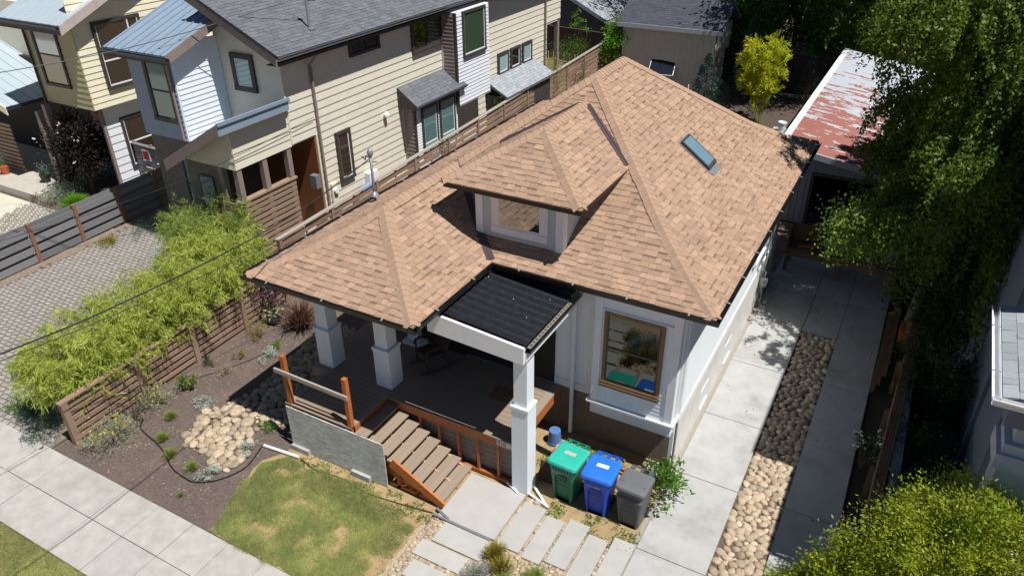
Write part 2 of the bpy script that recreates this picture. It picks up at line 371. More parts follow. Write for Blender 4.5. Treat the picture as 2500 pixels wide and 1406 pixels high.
occ = [(a[0]-.03, a[1]+.03, a[2]-.03, a[3]+.03) for a in rows]+[(c[0]-.02, c[1]+.02, c[2]-.02, c[3]+.02) for c in cols_]+[(-6.58, -5.22, 8.58, 9.95)]
def inpeb(x, y):
    if any(a < x < b and c < y < d for a, b, c, d in occ): return False
    return (-6.62 < x < -4.9 and 6.6 < y < 9.9 and not (x < -5.2 and y > 8.6)) or (-4.9 <= x < -2.8 and 8.0 < y < 9.5 and random.random() < .55) or (-5.3 < x < -3.0 and 7 < y < 8.7)
rocks(pbp, inpeb, (-6.7, -2.76, 6.6, 9.95), .022, .06, 9000, 260, seed=12, zb=.0)
# ---- neighbour's permeable paver court between the two fences, with real paver blocks
pv = tag(empty('paver_court'), 'grey interlocking paver court between the grey fence and the bamboo', None, None, 'structure')
m_pav = M('paver_block', srgb(138, 132, 126), .9, col2=srgb(158, 152, 146), scale=9, bump=.3, bscale=80, rnd=.1, attr=.22)
m_pjoint = M('paver_joint', srgb(116, 110, 102), .95, col2=srgb(132, 126, 114), scale=6)
sheet('paver_joint_bed', [(-24.0, 3.5), (-15.4, 3.5), (-15.4, 17), (-24.0, 17)], -.02, m_pjoint, None, pv)
PW, PH = .24, .14
pm = MB(); pcount = 0; near = []
for j in range(int(13/PH)):
    for i in range(int(8.6/PW)):
        x = -23.9+i*PW+(PW/2 if j % 2 else 0); y = 3.9+j*PH
        if x > -15.6 or y > 16.6 or (x > -17.9 and y > 6.5 and x > -17.4): continue
        near.append((x, y))
pmsh = []
for k in range(3):
    d = .012; pmb = MB(); zz = .012+.004*k
    o8 = [(-PW/2+d+.05, -PH/2+d), (PW/2-d-.05, -PH/2+d), (PW/2-d, -.02), (PW/2-d-.02, .02), (PW/2-d-.05, PH/2-d), (-PW/2+d+.05, PH/2-d), (-PW/2+d, .02), (-PW/2+d+.02, -.02)]
    pmb.prism([(a, b, -.03) for a, b in o8], (0, 0, zz+.03)); pmsh.append(pmb.mesh('paver', m_pav))
near.sort(key=lambda p: math.hypot(p[0]+19.0, p[1]-9.5))
rest = MB()
for n_, (x, y) in enumerate(near):
    if n_ < 300: link('paver', pmsh[n_ % 3], pv, (x, y, 0))
    else:
        o8z = .012+.004*(n_ % 3)
        rest.prism([(x+a, y+b, -.03) for a, b in o8], (0, 0, o8z+.03), random.uniform(-.4, .4)+.001)
rest.build('pavers', m_pav, pv, kind='stuff')
# far driveway of house two, gutter apron, rear yards
sheet('far_driveway', [(-60, 0), (-24.1, 0), (-24.1, 14.2), (-60, 14.2)], -.012, M('far_drive', srgb(186, 180, 164), .9, col2=srgb(206, 200, 184), scale=2), 'pale driveway of the far house')
pv2 = tag(empty('far_paver_strip'), 'strip of grey pavers beside the far planting bed', None, None, 'structure')
rest2 = MB()
for j in range(30):
    for i in range(18):
        x = -28.9+i*.26+(.13 if j % 2 else 0); y = 9.6+j*.155
        if x > -24.2 or x+y*.6 < -20.9: continue
        rest2.prism([(x+a, y+b, -.03) for a, b in o8], (0, 0, .045+.004*((i*7+j*3) % 3)), random.uniform(-.4, .4)+.001)
rest2.build('pavers', m_pav, pv2, kind='stuff')
sheet('far_planting_bed', wob([(-29.2, 14.3), (-24.2, 13.2), (-24.2, 18), (-29.2, 18)], .08, .3, 6), .0, m_mulch, 'bark bed in front of the cream house')
for i_, (x0, x1, y0, y1, z1) in enumerate(((-45, -28.7, 14.3, 15.7, .3),)):
    box('porch_slab', x0, x1, y0, y1, -.05, z1, M('warm_conc', srgb(178, 172, 160), .9), None, kind='structure', label='low concrete porch slab of the cream house')
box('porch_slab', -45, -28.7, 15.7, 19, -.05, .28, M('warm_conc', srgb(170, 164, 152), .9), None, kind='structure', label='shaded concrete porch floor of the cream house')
sheet('bark_margin', wob([(-24.0, 7.0), (-23.45, 7.0), (-23.7, 17), (-24.1, 17)], .05, .3, 8), .02, M('bark_chips', srgb(118, 98, 86), .95, col2=srgb(150, 132, 118), scale=20, bump=.8, bscale=60), 'reddish bark margin along the grey fence')
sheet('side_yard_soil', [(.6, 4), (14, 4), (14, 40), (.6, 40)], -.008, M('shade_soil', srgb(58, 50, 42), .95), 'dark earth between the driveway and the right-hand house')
sheet('rear_yard_soil', [(-15.5, 22.3), (-3.9, 22.3), (-3.9, 60), (-15.5, 60)], -.008, M('rear_soil', srgb(82, 70, 60), .95), 'dark earth of the rear yard')
# ---------------------------------------------------------------- generic building pieces
def window(parent, ax, p, u0, u1, z0, z1, s, mf, mg, fw=.1, th=.07, hs=(), vs=(), sash=None, name='window', off=0.):
    """frame mesh (part) with pane, sash (sub-parts). ax: wall plane axis, p: plane, s: outward sign"""
    def B(mb, a0, a1, d0, d1, c0, c1):
        d0, d1 = sorted((p+s*(d0+off), p+s*(d1+off)))
        if ax == 'x': mb.box(d0, d1, a0, a1, c0, c1)
        else: mb.box(a0, a1, d0, d1, c0, c1)
    f = MB()
    B(f, u0, u1, -.02, th, z1-fw, z1); B(f, u0, u1, -.02, th+.02, z0, z0+fw)
    B(f, u0, u0+fw, -.02, th, z0+fw, z1-fw); B(f, u1-fw, u1, -.02, th, z0+fw, z1-fw)
    fo = f.build(name, mf, parent)
    us = [u0+fw]+[u0+(u1-u0)*t for t in vs]+[u1-fw]; zs = [z0+fw]+[z0+(z1-z0)*t for t in hs]+[z1-fw]
    g = MB()
    for i in range(len(us)-1):
        for j in range(len(zs)-1):
            pm_ = MB(); B(pm_, us[i], us[i+1], -.01, min(.036, th-.004), zs[j], zs[j+1]); pm_.build('pane', mg[(i+j) % len(mg)] if isinstance(mg, (list, tuple)) else mg, fo)
    if hs or vs or sash:
        sb = MB(); w = .025
        for t in hs: z = z0+(z1-z0)*t; B(sb, u0+fw, u1-fw, 0, min(.056, th-.001), z-w, z+w)
        for t in vs: u = u0+(u1-u0)*t; B(sb, u-w, u+w, 0, min(.058, th-.0005), z0+fw, z1-fw)
        if sash:
            B(sb, u0+fw, u1-fw, 0, min(.05, th-.002), z0+fw, z0+fw+.05); B(sb, u0+fw, u0+fw+.035, 0, min(.05, th-.002), z0+fw+.05, z1-fw); B(sb, u1-fw-.035, u1-fw, 0, min(.05, th-.002), z0+fw+.05, z1-fw)
        sb.build('sash', sash or mf, fo)
    return fo
def lap(parent, ax, p, u0, u1, z0, z1, s, ex, mat, lim=None, joined=False, th=.028):
    """lap siding: wedge boards, each its own part (or joined when too fine to pick apart)"""
    n = max(1, round((z1-z0)/ex)); ex = (z1-z0)/n; J = MB()
    for i in range(n):
        za, zb = z0+i*ex, z0+(i+1)*ex
        a0, a1 = (u0, u1) if not lim else lim((za+zb)/2)
        if a1-a0 < .05: continue
        if not joined and a1-a0 > 5:
            cuts = [a0]
            while cuts[-1] < a1-2.5: cuts.append(min(a1, cuts[-1]+random.uniform(2.2, 4.2)))
            cuts[-1] = a1
        else: cuts = [a0, a1]
        for a0, a1 in zip(cuts[:-1], [c-.006 for c in cuts[1:-1]]+[cuts[-1]]):
          mb = J if joined else MB()
          pr = [(s*th, za), (s*.004, zb+.01), (-s*.004, zb+.01), (-s*.004, za)]
          if ax == 'x': poly = [(p+d, a0, z) for d, z in pr]; h = (0, a1-a0, 0)
          else: poly = [(a0, p+d, z) for d, z in pr]; h = (a1-a0, 0, 0)
          mb.prism(poly, h)
          if not joined: mb.build('siding_board', mat, parent)
    if joined: return J.build('siding', mat, parent)
def gutter(parent, a, b, out, mat=None, w=.115, h=.11, hang=1.15, top=4.31, hm=None):
    """open channel along eave a->b (2D points), out = outward unit (2D)"""
    mb = MB(); ox, oy = out
    def q(t, d, z):
        return (a[0]+(b[0]-a[0])*t+ox*d, a[1]+(b[1]-a[1])*t+oy*d, z)
    def strip(d0, d1, z0, z1):
        mb.prism([q(0, d0, z0), q(0, d1, z0), q(0, d1, z1), q(0, d0, z1)], (b[0]-a[0], b[1]-a[1], 0))
    strip(0, .006, top-h, top); strip(.006, w-.03, top-h, top-h+.006); strip(w-.03, w-.024, top-h, top-.045)
    mb.prism([q(0, w-.024, top-.05), q(0, w, top-.02), q(0, w, top), q(0, w-.012, top), q(0, w-.012, top-.018), q(0, w-.03, top-.045)], (b[0]-a[0], b[1]-a[1], 0))
    g = mb.build('gutter', mat or m_black, parent)
    L = math.dist(a, b); n = int(L/hang)
    for i in range(n):
        t = (i+.5)/n+random.uniform(-.05, .05)/max(n, 1); e = .016/L
        hb = MB(); hb.prism([q(t-e, -.005, top+.004), q(t-e, .05, top+.02), q(t-e, w+.002, top+.004), q(t-e, w+.002, top-.006), q(t-e, .05, top+.012), q(t-e, -.005, top-.004)], ((b[0]-a[0])*2*e, (b[1]-a[1])*2*e, 0))
        hb.build('hanger', hm or m_alu, g)
    return g
# ---------------------------------------------------------------- the bungalow
XL, XR, YP, YF, XM, YB, ZE = -11.06, -2.32, 8.89, 11.66, -6.99, 22.15, 4.3
house = thing('bungalow', 'pale blue bungalow with tan shingled hip roof, front dormer and raised porch', 'house', (0, 0, 0))
PD = (-.3, 0, .8, 1.6, 6.); PZ = (-.12, 0, .32, .784, .784+4.4*.74)
def prof(d): return float(np.interp(d, PD, PZ))
def clip(poly, hp):
    for a, b, c in hp:
        out = []
        for i in range(len(poly)):
            p, q = poly[i], poly[(i+1) % len(poly)]
            fp, fq = a*p[0]+b*p[1]-c, a*q[0]+b*q[1]-c
            if fp <= 1e-9: out.append(p)
            if (fp < -1e-9 and fq > 1e-9) or (fp > 1e-9 and fq < -1e-9):
                t = fp/(fp-fq); out.append((p[0]+(q[0]-p[0])*t, p[1]+(q[1]-p[1])*t))
        poly = out
        if len(poly) < 3: return []
    return poly
def area(p): return abs(sum(p[i][0]*p[(i+1) % len(p)][1]-p[(i+1) % len(p)][0]*p[i][1] for i in range(len(p))))/2
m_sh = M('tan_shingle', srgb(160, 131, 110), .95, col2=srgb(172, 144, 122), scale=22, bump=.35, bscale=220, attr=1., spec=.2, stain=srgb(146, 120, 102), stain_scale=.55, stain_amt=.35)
m_under = M('roof_underlay', srgb(120, 92, 70), .95)
roof = MB()
def under(pts, zf, dz=-.03): roof.poly([(x, y, zf(x, y)+dz) for x, y in pts])
SHING = []      # (area seen, verts, faces, vals)
def shingles(n, d_of, zf, hps, srange, drange, ex=.136, wmin=.1, wmax=.3, ez=.0):
    """courses of laminated shingle tabs on one roof face. n: plan unit vector up-slope, d_of(x,y)=distance from eave"""
    tx, ty = -n[1], n[0]
    d = drange[0]-.035; row = 0
    while d < drange[1]:
        sl = (prof(d+.05)-prof(d))/.05 if ez == 0 else ez
        e = ex/math.sqrt(1+sl*sl); s = srange[0]-random.uniform(0, .3); hi = random.random() < .5
        while s < srange[1]:
            w = random.choice((.12, .15, .18, .22, .27)); hi = not hi if random.random() < .75 else hi
            v = random.choices((-.15, -.09, -.03, .03, .08, .15), (1.5, 2, 3, 3, 2, 1.5))[0]+random.uniform(-.025, .025)
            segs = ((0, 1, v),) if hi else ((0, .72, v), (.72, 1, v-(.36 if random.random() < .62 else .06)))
            h = .013 if hi else .006
            for f0, f1, vv in segs:
                poly = [(s+.002, d+e*f0), (s+w-.002, d+e*f0), (s+w-.002, d+e*f1), (s+.002, d+e*f1)]
                P = [(tx*a+n[0]*b, ty*a+n[1]*b) for a, b in poly]
                off = drange[2]; P = [(x+off[0], y+off[1]) for x, y in P]
                P = clip(P, hps)
                if len(P) < 3 or area(P) < 4e-4: continue
                vs, fs = [], []
                k = len(P)
                for x, y in P:
                    dd = d_of(x, y); lift = h*(1-min(1, max(0, (dd-d)/e)))+.006
                    vs.append((x, y, zf(x, y)+lift))
                for x, y in P: vs.append((x, y, zf(x, y)-.012))
                if area(P) > 0:
                    o_ = sum(P[i][0]*P[(i+1) % k][1]-P[(i+1) % k][0]*P[i][1] for i in range(k))
                    idx = list(range(k)) if o_ > 0 else list(reversed(range(k)))
                fs.append(tuple(idx)); vals = [vv]
                for i in range(k):
                    a_, b_ = idx[i], idx[(i+1) % k]
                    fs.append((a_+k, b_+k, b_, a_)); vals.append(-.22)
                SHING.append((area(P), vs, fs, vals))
            s += w
        d += e; row += 1
xc, xcp = (XL+XR)/2, (XL+XM)/2; HW, HP = (XR-XL)/2, (XM-XL)/2
zfr = lambda e: (lambda x, y: ZE+prof(y-e))
# front porch face
z_pf = lambda x, y: ZE+prof(y-YP); z_pr = lambda x, y: ZE+prof(XM-x); z_mf = lambda x, y: ZE+prof(y-YF)
z_mr = lambda x, y: ZE+prof(XR-x); z_l = lambda x, y: ZE+prof(x-XL); z_b = lambda x, y: ZE+prof(YB-y)
shingles((0, 1), lambda x, y: y-YP, z_pf, [(-1, 1, YP-XL), (1, 1, XM+YP)], (-XM-.1, -XL+.1), (0, HP, (0, YP)))
shingles((-1, 0), lambda x, y: XM-x, z_pr, [(-1, -1, -XM-YP), (-1, 0, -xcp), (1, 1, XM+YF)], (-YF-3, -YP+.1), (0, HP, (XM, 0)))
shingles((0, 1), lambda x, y: y-YF, z_mf, [(-1, 1, YF-XL), (1, 1, XR+YF), (-1, -1, -XM-YF)], (-XR-.1, -XL+.1), (0, HW, (0, YF)))
shingles((-1, 0), lambda x, y: XR-x, z_mr, [(-1, -1, -XR-YF), (-1, 1, YB-XR), (-1, 0, -xc)], (-YB-.1, -YF+.1), (0, HW, (XR, 0)))
shingles((1, 0), lambda x, y: x-XL, z_l, [(1, -1, XL-YP), (1, 0, xcp), (0, 1, YF+HP)], (YP-.1, YF+HP+.1), (0, HP, (XL, 0)))
shingles((1, 0), lambda x, y: x-XL, z_l, [(1, -1, XL-YF), (0, -1, -YF-HP), (1, 1, XL+YB), (1, 0, xc)], (YF+HP-.1, YB+.1), (0, HW, (XL, 0)))
# dormer roof: straight slopes
DX0, DX1, DY, DZ, DS = -8.2, -5.1, 11.82, 5.8, .565
dc = (DX0+DX1)/2; DH = (DX1-DX0)/2
zd_f = lambda x, y: DZ+DS*(y-DY); zd_r = lambda x, y: DZ+DS*(DX1-x); zd_l = lambda x, y: DZ+DS*(x-DX0)
# main plane above break: z = ZE+.784+.74*(y-YF-1.6); valley where it equals the dormer side plane
K0 = ZE+.784-.74*(YF+1.6)
shingles((0, 1), lambda x, y: y-DY, zd_f, [(-1, 1, DY-DX0), (1, 1, DX1+DY)], (-DX1-.1, -DX0+.1), (0, DH, (0, DY)), ez=DS)
shingles((-1, 0), lambda x, y: DX1-x, zd_r, [(-1, -1, -DX1-DY), (-1, 0, -dc), (DS, .74, DZ+DS*DX1-K0)], (-15.6, -DY+.1), (0, DH, (DX1, 0)), ez=DS)
shingles((1, 0), lambda x, y: x-DX0, zd_l, [(1, -1, DX0-DY), (1, 0, dc), (-DS, .74, DZ-DS*DX0-K0)], (DY-.1, 15.6), (0, DH, (DX0, 0)), ez=DS)
# underlay surfaces (roof itself)
def strips(f, ds):
    for a, b in zip(ds[:-1], ds[1:]): f(a, b)
seg = [0, .8, 1.6, HW]
def quadz(pts, zf): under(pts, zf)
for a, b in ((0, .8), (.8, 1.6), (1.6, HP)):
    quadz([(XL+a, YP+a), (XM-a, YP+a), (XM-b, YP+b), (XL+b, YP+b)], z_pf)
    quadz([(XM-a, YP+a), (XM-a, YF+a), (XM-b, YF+b), (XM-b, YP+b)], z_pr)
    quadz([(XL+a, YP+a), (XL+b, YP+b), (XL+b, YF+b), (XL+a, YF+a)], z_l)
for a, b in ((0, .8), (.8, 1.6), (1.6, HP), (HP, HW)):
    lo = lambda t: XM-t if t <= HP else XL+t
    quadz([(lo(a), YF+a), (XR-a, YF+a), (XR-b, YF+b), (lo(b), YF+b)], z_mf)
    quadz([(XR-a, YF+a), (XR-a, YB-a), (XR-b, YB-b), (XR-b, YF+b)], z_mr)
    quadz([(XL+a, YF+a), (XL+b, YF+b), (XL+b, YB-b), (XL+a, YB-a)], z_l)
    quadz([(XL+a, YB-a), (XL+b, YB-b), (XR-b, YB-b), (XR-a, YB-a)], z_b)
yv0 = (DZ-K0)/.74; yv1 = (DZ+DS*DH-K0)/.74
roof.poly([(DX0, DY, DZ-.02), (DX1, DY, DZ-.02), (dc, DY+DH, DZ+DS*DH-.02)])
roof.poly([(DX1, DY, DZ-.02), (DX1, yv0, DZ-.02), (dc, yv1, DZ+DS*DH-.02), (dc, DY+DH, DZ+DS*DH-.02)])
roof.poly([(DX0, DY, DZ-.02), (dc, DY+DH, DZ+DS*DH-.02), (dc, yv1, DZ+DS*DH-.02), (DX0, yv0, DZ-.02)])
roof_o = roof.build('roof', m_under, house)
# the shingles: the 300 that show largest are parts, the rest one joined part
camp = np.array((0, 0, 11.7))
SHING.sort(key=lambda t: -t[0]/((t[1][0][0])**2+(t[1][0][1])**2+(t[1][0][2]-11.7)**2))
picked, restS = SHING[:300], SHING[300:]
for _, vs, fs, vals in picked:
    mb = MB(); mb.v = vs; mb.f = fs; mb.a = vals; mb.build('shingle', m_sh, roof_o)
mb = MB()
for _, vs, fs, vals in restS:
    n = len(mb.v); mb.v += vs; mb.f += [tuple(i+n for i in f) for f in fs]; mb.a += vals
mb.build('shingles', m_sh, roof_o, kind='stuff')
# hip and ridge caps
m_cap = M('ridge_cap_shingle', srgb(161, 133, 112), .95, col2=srgb(172, 145, 123), scale=22, bump=.35, bscale=220, rnd=.06, spec=.2)
caps = 0
def cap_line(pts, nl, nr, step=.148, w=.165):
    """pts: 3D polyline going up; nl/nr: functions giving the lateral slope drop on each side"""
    global caps
    P = [Vector(p) for p in pts]; L = [0]
    for a, b in zip(P[:-1], P[1:]): L.append(L[-1]+(b-a).length)
    def at(t):
        t = max(0, min(L[-1], t))
        for i in range(len(L)-1):
            if t <= L[i+1]+1e-9: return P[i]+(P[i+1]-P[i])*((t-L[i])/(L[i+1]-L[i]))
        return P[-1]
    t = 0.
    while t < L[-1]-.03:
        a, b = at(t), at(min(t+step*1.35, L[-1])); d = (b-a)
        if d.length < .03: break
        d.normalize(); hz = Vector((d.y, -d.x, 0)).normalized(); mbc = MB(); ww = w*random.uniform(.94, 1.06)
        l0, l1 = .026, .012; dn = Vector((0, 0, -.014)); prf = ((-1, 0), (-.62, .012), (-.2, .03), (.2, .03), (.62, .012), (1, 0))
        def sec(c, l): return [c+hz*ww*q+Vector((0, 0, -abs(q)*ww*(nl if q < 0 else nr)+l+h_)) for q, h_ in prf]
        A, B = sec(a, l0), sec(b, l1)
        for i_ in range(5):
            mbc.poly([A[i_], A[i_+1], B[i_+1], B[i_]]); mbc.poly([A[i_]+dn, A[i_+1]+dn, A[i_+1], A[i_]])
        mbc.poly([A[5]+dn, B[5]+dn, B[5], A[5]]); mbc.poly([B[0]+dn, A[0]+dn, A[0], B[0]])
        mbc.build('ridge_cap', m_cap, roof_o); caps += 1
        t += step*random.uniform(.95, 1.05)
def hip(x0, y0, dx, dy, dmax):
    ds = [0, .4, .8, 1.2, 1.6, dmax]; return [(x0+dx*d, y0+dy*d, ZE+prof(d)) for d in ds if d <= dmax]
k = .62/math.sqrt(2)
cap_line(hip(XL, YP, 1, 1, HP), k, k); cap_line(hip(XM, YP, -1, 1, HP), k, k)
cap_line([(xcp, YP+HP, ZE+prof(HP)), (xcp, YF+HP, ZE+prof(HP))], .6, .6)
cap_line([p for p in hip(XL, YF, 1, 1, HW) if p[0] >= xcp-1e-6] if False else [(XL+d, YF+d, ZE+prof(d)) for d in (HP, 3, HW)], k, k)
cap_line(hip(XR, YF, -1, 1, HW), k, k); cap_line(hip(XR, YB, -1, -1, HW), k, k)
cap_line([(xc, YF+HW, ZE+prof(HW)), (xc, YB-HW, ZE+prof(HW))], .6, .6)
kd = .6/math.sqrt(2)
cap_line([(DX0, DY, DZ), (dc, DY+DH, DZ+DS*DH)], kd, kd, w=.145); cap_line([(DX1, DY, DZ), (dc, DY+DH, DZ+DS*DH)], kd, kd, w=.145)
cap_line([(dc, DY+DH, DZ+DS*DH), (dc, yv1, DZ+DS*DH)], .55, .55, w=.145)
# valley flashings
m_flash = M('valley_metal', srgb(86, 74, 76), .4, var=.12, metal=.3)
def flash(name, pts, w=.075):
    mbf = MB()
    for a, b in zip(pts[:-1], pts[1:]): mbf.bar(a, b, w*2, .008); 
    for a, b in zip(pts[:-1], pts[1:]): mbf.bar(Vector(a)+Vector((0, 0, .012)), Vector(b)+Vector((0, 0, .012)), .02, .012)
    mbf.build(name, m_flash, roof_o)
flash('valley_flashing', [(XM-d, YF+d, ZE+prof(d)+.045) for d in (0, .4, .8, 1.2, 1.6, HP)], .085)
for sx, x0 in ((1, DX1), (-1, DX0)):
    flash('dormer_flashing', [(x0, yv0, DZ+.05), (x0-sx*DH*.5, (yv0+yv1)/2, DZ+DS*DH*.5+.045), (dc+sx*.12, yv1-.09, DZ+DS*DH-.03)], .09)
# plumbing / service mast on the left slope
mast = thing('service_mast', 'grey electric service mast with weather head rising from the tan roof', 'mast', (-10.85, 12.81, 4.55))
mm = MB(); mm.smooth = True; mm.tube([(0, 0, -.25), (0, 0, 1.0)], .032, 10); mm.build('pipe', m_galv, mast)
mm = MB(); mm.smooth = True; mm.lathe([(.035, .95), (.06, .98), (.075, 1.04), (.05, 1.12), (.01, 1.14)], n=12); mm.build('weather_head', m_galv, mast)
MB().tube([(0, 0, .9), (-.12, -.02, .95), (-.2, .05, .82), (-.28, .02, .9)], .014, 5).build('drip_loop', m_black, mast)
MB().bar((-.06, 0, .82), (.16, .02, .84), .03, .03).build('bracket', m_alu, mast)
MB().lathe([(.11, -.02), (.08, .03), (.04, .08)], n=12).build('boot', m_galv, mast)
# skylight
sk = MB(); 
def onr(x, dz): return ZE+prof(XR-x)+dz
sx0, sx1, sy0, sy1 = -4.66, -3.93, 16.5, 17.1
sk.prism([(sx0, sy0, onr(sx0, -.02)), (sx1, sy0, onr(sx1, -.02)), (sx1, sy0, onr(sx1, .1)), (sx0, sy0, onr(sx0, .1))], (0, sy1-sy0, 0))
so = sk.build('skylight', m_trim, roof_o)
pm_ = MB(); pm_.poly([(sx0+.05, sy0+.05, onr(sx0+.05, .105)), (sx1-.05, sy0+.05, onr(sx1-.05, .105)), (sx1-.05, sy1-.05, onr(sx1-.05, .105)), (sx0+.05, sy1-.05, onr(sx0+.05, .105))]); 
o_ = pm_.build('skylight_glass', g_sky, roof_o)
fl = MB(); 
for a, b, c, d in ((sx1-.02, sx1+.14, sy0-.03, sy1+.03), (sx0-.03, sx1, sy0-.045, sy0-.005), (sx0-.03, sx1, sy1+.005, sy1+.045), (sx0-.06, sx0-.005, sy0-.04, sy1+.04)):
    fl.poly([(a, c, onr(a, .027)), (b, c, onr(b, .027)), (b, d, onr(b, .027)), (a, d, onr(a, .027))])
fl.build('skylight_flashing', m_galv, roof_o)
# gutters
gutter(house, (XL-.1, YP-.005), (XM+.1, YP-.005), (0, -1)); gutter(house, (XM+.005, YP-.0), (XM+.005, YF-.125), (1, 0))
gutter(house, (XM+.13, YF-.005), (XR+.1, YF-.005), (0, -1)); gutter(house, (XR+.005, YF-.0), (XR+.005, YB), (1, 0)); gutter(house, (XL-.005, YP), (XL-.005, YB), (-1, 0))
fb = MB(); t = .03
for a in ((XL+.02, XM-.02, YP+.005, YP+.005+t), (XM-.035, XM-.005, YP+.04, YF+.004), (XM-.03, XR-.02, YF+.006, YF+.036), (XR-.036, XR-.006, YF+.04, YB-.02), (XL+.006, XL+.036, YP+.04, YB-.02)):
    fb.box(*a, 4.16, 4.295)
fb.build('fascia', m_black, house)
box('porch_ceiling', XL+.04, XM-.04, YP+.04, YF+.04, 4.14, 4.158, M('dark_brown_ceiling', srgb(92, 76, 64), .8), house)  # even dark brown over the whole porch ceiling
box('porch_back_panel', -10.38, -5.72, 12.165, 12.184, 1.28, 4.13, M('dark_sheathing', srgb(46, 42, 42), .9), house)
sf = MB(); sf.box(XL+.04, XR-.04, YF+.042, YB-.04, 4.139, 4.157); sf.build('soffit', m_siding, house)
# walls
WX0, WX1, WY0, WY1 = -10.4, -2.87, 12.2, 21.7
wall = box('wall', WX0, WX1-.01, WY0+.01, WY1, 1.3, 4.14, m_siding, house)
fnd = box('foundation', WX0+.02, WX1-.0, WY0+.0, WY1-.02, -.1, 1.3, m_fnd, house)
fw_ = MB().box(WX1+.002, WX1+.022, WY0+.02, WY1-.03, -.05, 1.26).build('foundation_paint', M('whitewashed_stucco', srgb(206, 204, 198), .9, col2=srgb(224, 222, 218), scale=3, bump=.3, bscale=60, stain=srgb(176, 170, 158), stain_scale=1.4, stain_amt=.6), house)
lap(wall, 'y', WY0+.006, WX0, WX1-.16, 1.45, 4.14, -1, .105, m_siding, joined=True, th=.014)
lap(wall, 'x', WX1-.006, WY0+.14, WY1, 1.45, 4.14, 1, .105, m_siding, joined=True, th=.014)
tr = MB()
tr.box(WX0, WX1-.002, WY0-.03, WY0+.005, 1.27, 1.45); tr.box(WX1-.15, WX1+.006, WY0-.03, WY0+.005, 1.452, 4.138)
tr.box(WX1-.004, WX1+.03, WY0-.028, WY1, 1.268, 1.448); tr.box(WX1-.004, WX1+.028, WY0-.026, WY0+.13, 1.45, 4.136)
tr.box(-4.95, -4.82, WY0-.026, WY0, 1.452, 4.137)
tr.build('corner_trim', m_white, house)
for y0 in (14.0, 16.05):
    window(house, 'x', WX1+.02, y0, y0+.62, .25, .8, 1, m_white, M('frosted_glass', srgb(196, 214, 212), .3), fw=.035, th=.012, name='basement_window')
window(house, 'x', WX1, 18.2, 19.4, 2.0, 3.5, 1, m_white, g_dark, fw=.1, hs=(.5,))
MB().prism([(WX1+.0, 12.55, 3.95), (WX1+.38, 12.55, 4.1), (WX1+.38, 12.55, 3.98), (WX1, 12.55, 3.7)], (0, .09, 0)).build('corbel', m_cedar, house)
# gas meter against the right wall
gm = thing('gas_meter', 'small grey gas meter and pipes on the right wall of the bungalow', 'meter', (-2.72, 19.6, 0))
mb = MB(); mb.smooth = True; mb.lathe([(.09, .75), (.11, .8), (.11, .98), (.08, 1.03)], n=12); mb.build('body', m_galv, gm)
MB().tube([(0, 0, -.05), (0, 0, .78)], .02, 6).build('pipe', m_galv, gm); MB().tube([(0, .0, 1.0), (0, .2, 1.1), (-.1, .35, 1.1)], .02, 6).build('pipe', m_galv, gm)
# bay with window
bay = box('bay', -4.64, -2.93, 11.82, WY0-.0, 1.32, 4.137, m_siding, house)
lap(bay, 'y', 11.816, -4.64, -2.93, 1.5, 4.1, -1, .1, m_siding, joined=True, th=.012)
bt = MB()
for a, b in ((-4.68, -4.52), (-3.06, -2.9)): bt.box(a, b, 11.785, 11.83, 1.49, 4.136)
bt.box(-2.94, -2.905, 11.832, 12.17, 1.49, 4.135); bt.box(-4.682, -4.63, 11.832, 12.17, 1.49, 4.135)
bt.box(-4.76, -2.83, 11.73, 12.165, 1.44, 1.485)
bt.box(-4.68, -2.9, 11.79, 12.17, 1.15, 1.438)
bt.prism([(-4.68, 11.8, 1.148), (-2.9, 11.8, 1.148), (-3.02, 12.12, 1.0), (-4.56, 12.12, 1.0)], (0, .06, 0))
bt.prism([(-4.52, 11.8, 3.78), (-3.06, 11.8, 3.78), (-3.06, 11.77, 3.77), (-4.52, 11.77, 3.77)], (0, 0, .04))
bt.build('bay_trim', m_white, house)
m_pine = M('raw_wood_casing', srgb(132, 98, 58), .6, var=.25, scale=8, stretch=(1, 1, 4))
bw = window(house, 'y', 11.806, -4.46, -3.22, 2.04, 3.78, -1, m_pine, g_bay, fw=.065, th=.055, hs=(.52,), sash=m_black, name='bay_window')
MB().box(-4.49, -3.19, 11.69, 11.8, 2.0, 2.04).build('sill', M('dark_sill', srgb(78, 62, 46), .7), bw)
# downspouts
for x, y, z1 in ((-5.25, 12.1, 4.1), (-2.9, 12.02, 4.1)):
    d = MB(); d.bar((x, y, .08), (x, y, z1), .075, .06, (0, 1, 0)); 
    if x > -3: d.bar((x, y, z1), (x+.4, y-.36, z1+.1), .06, .06)
    else: d.bar((x, y, z1), (x, y-.42, z1+.1), .06, .06)
    d.build('downspout', m_siding, house)
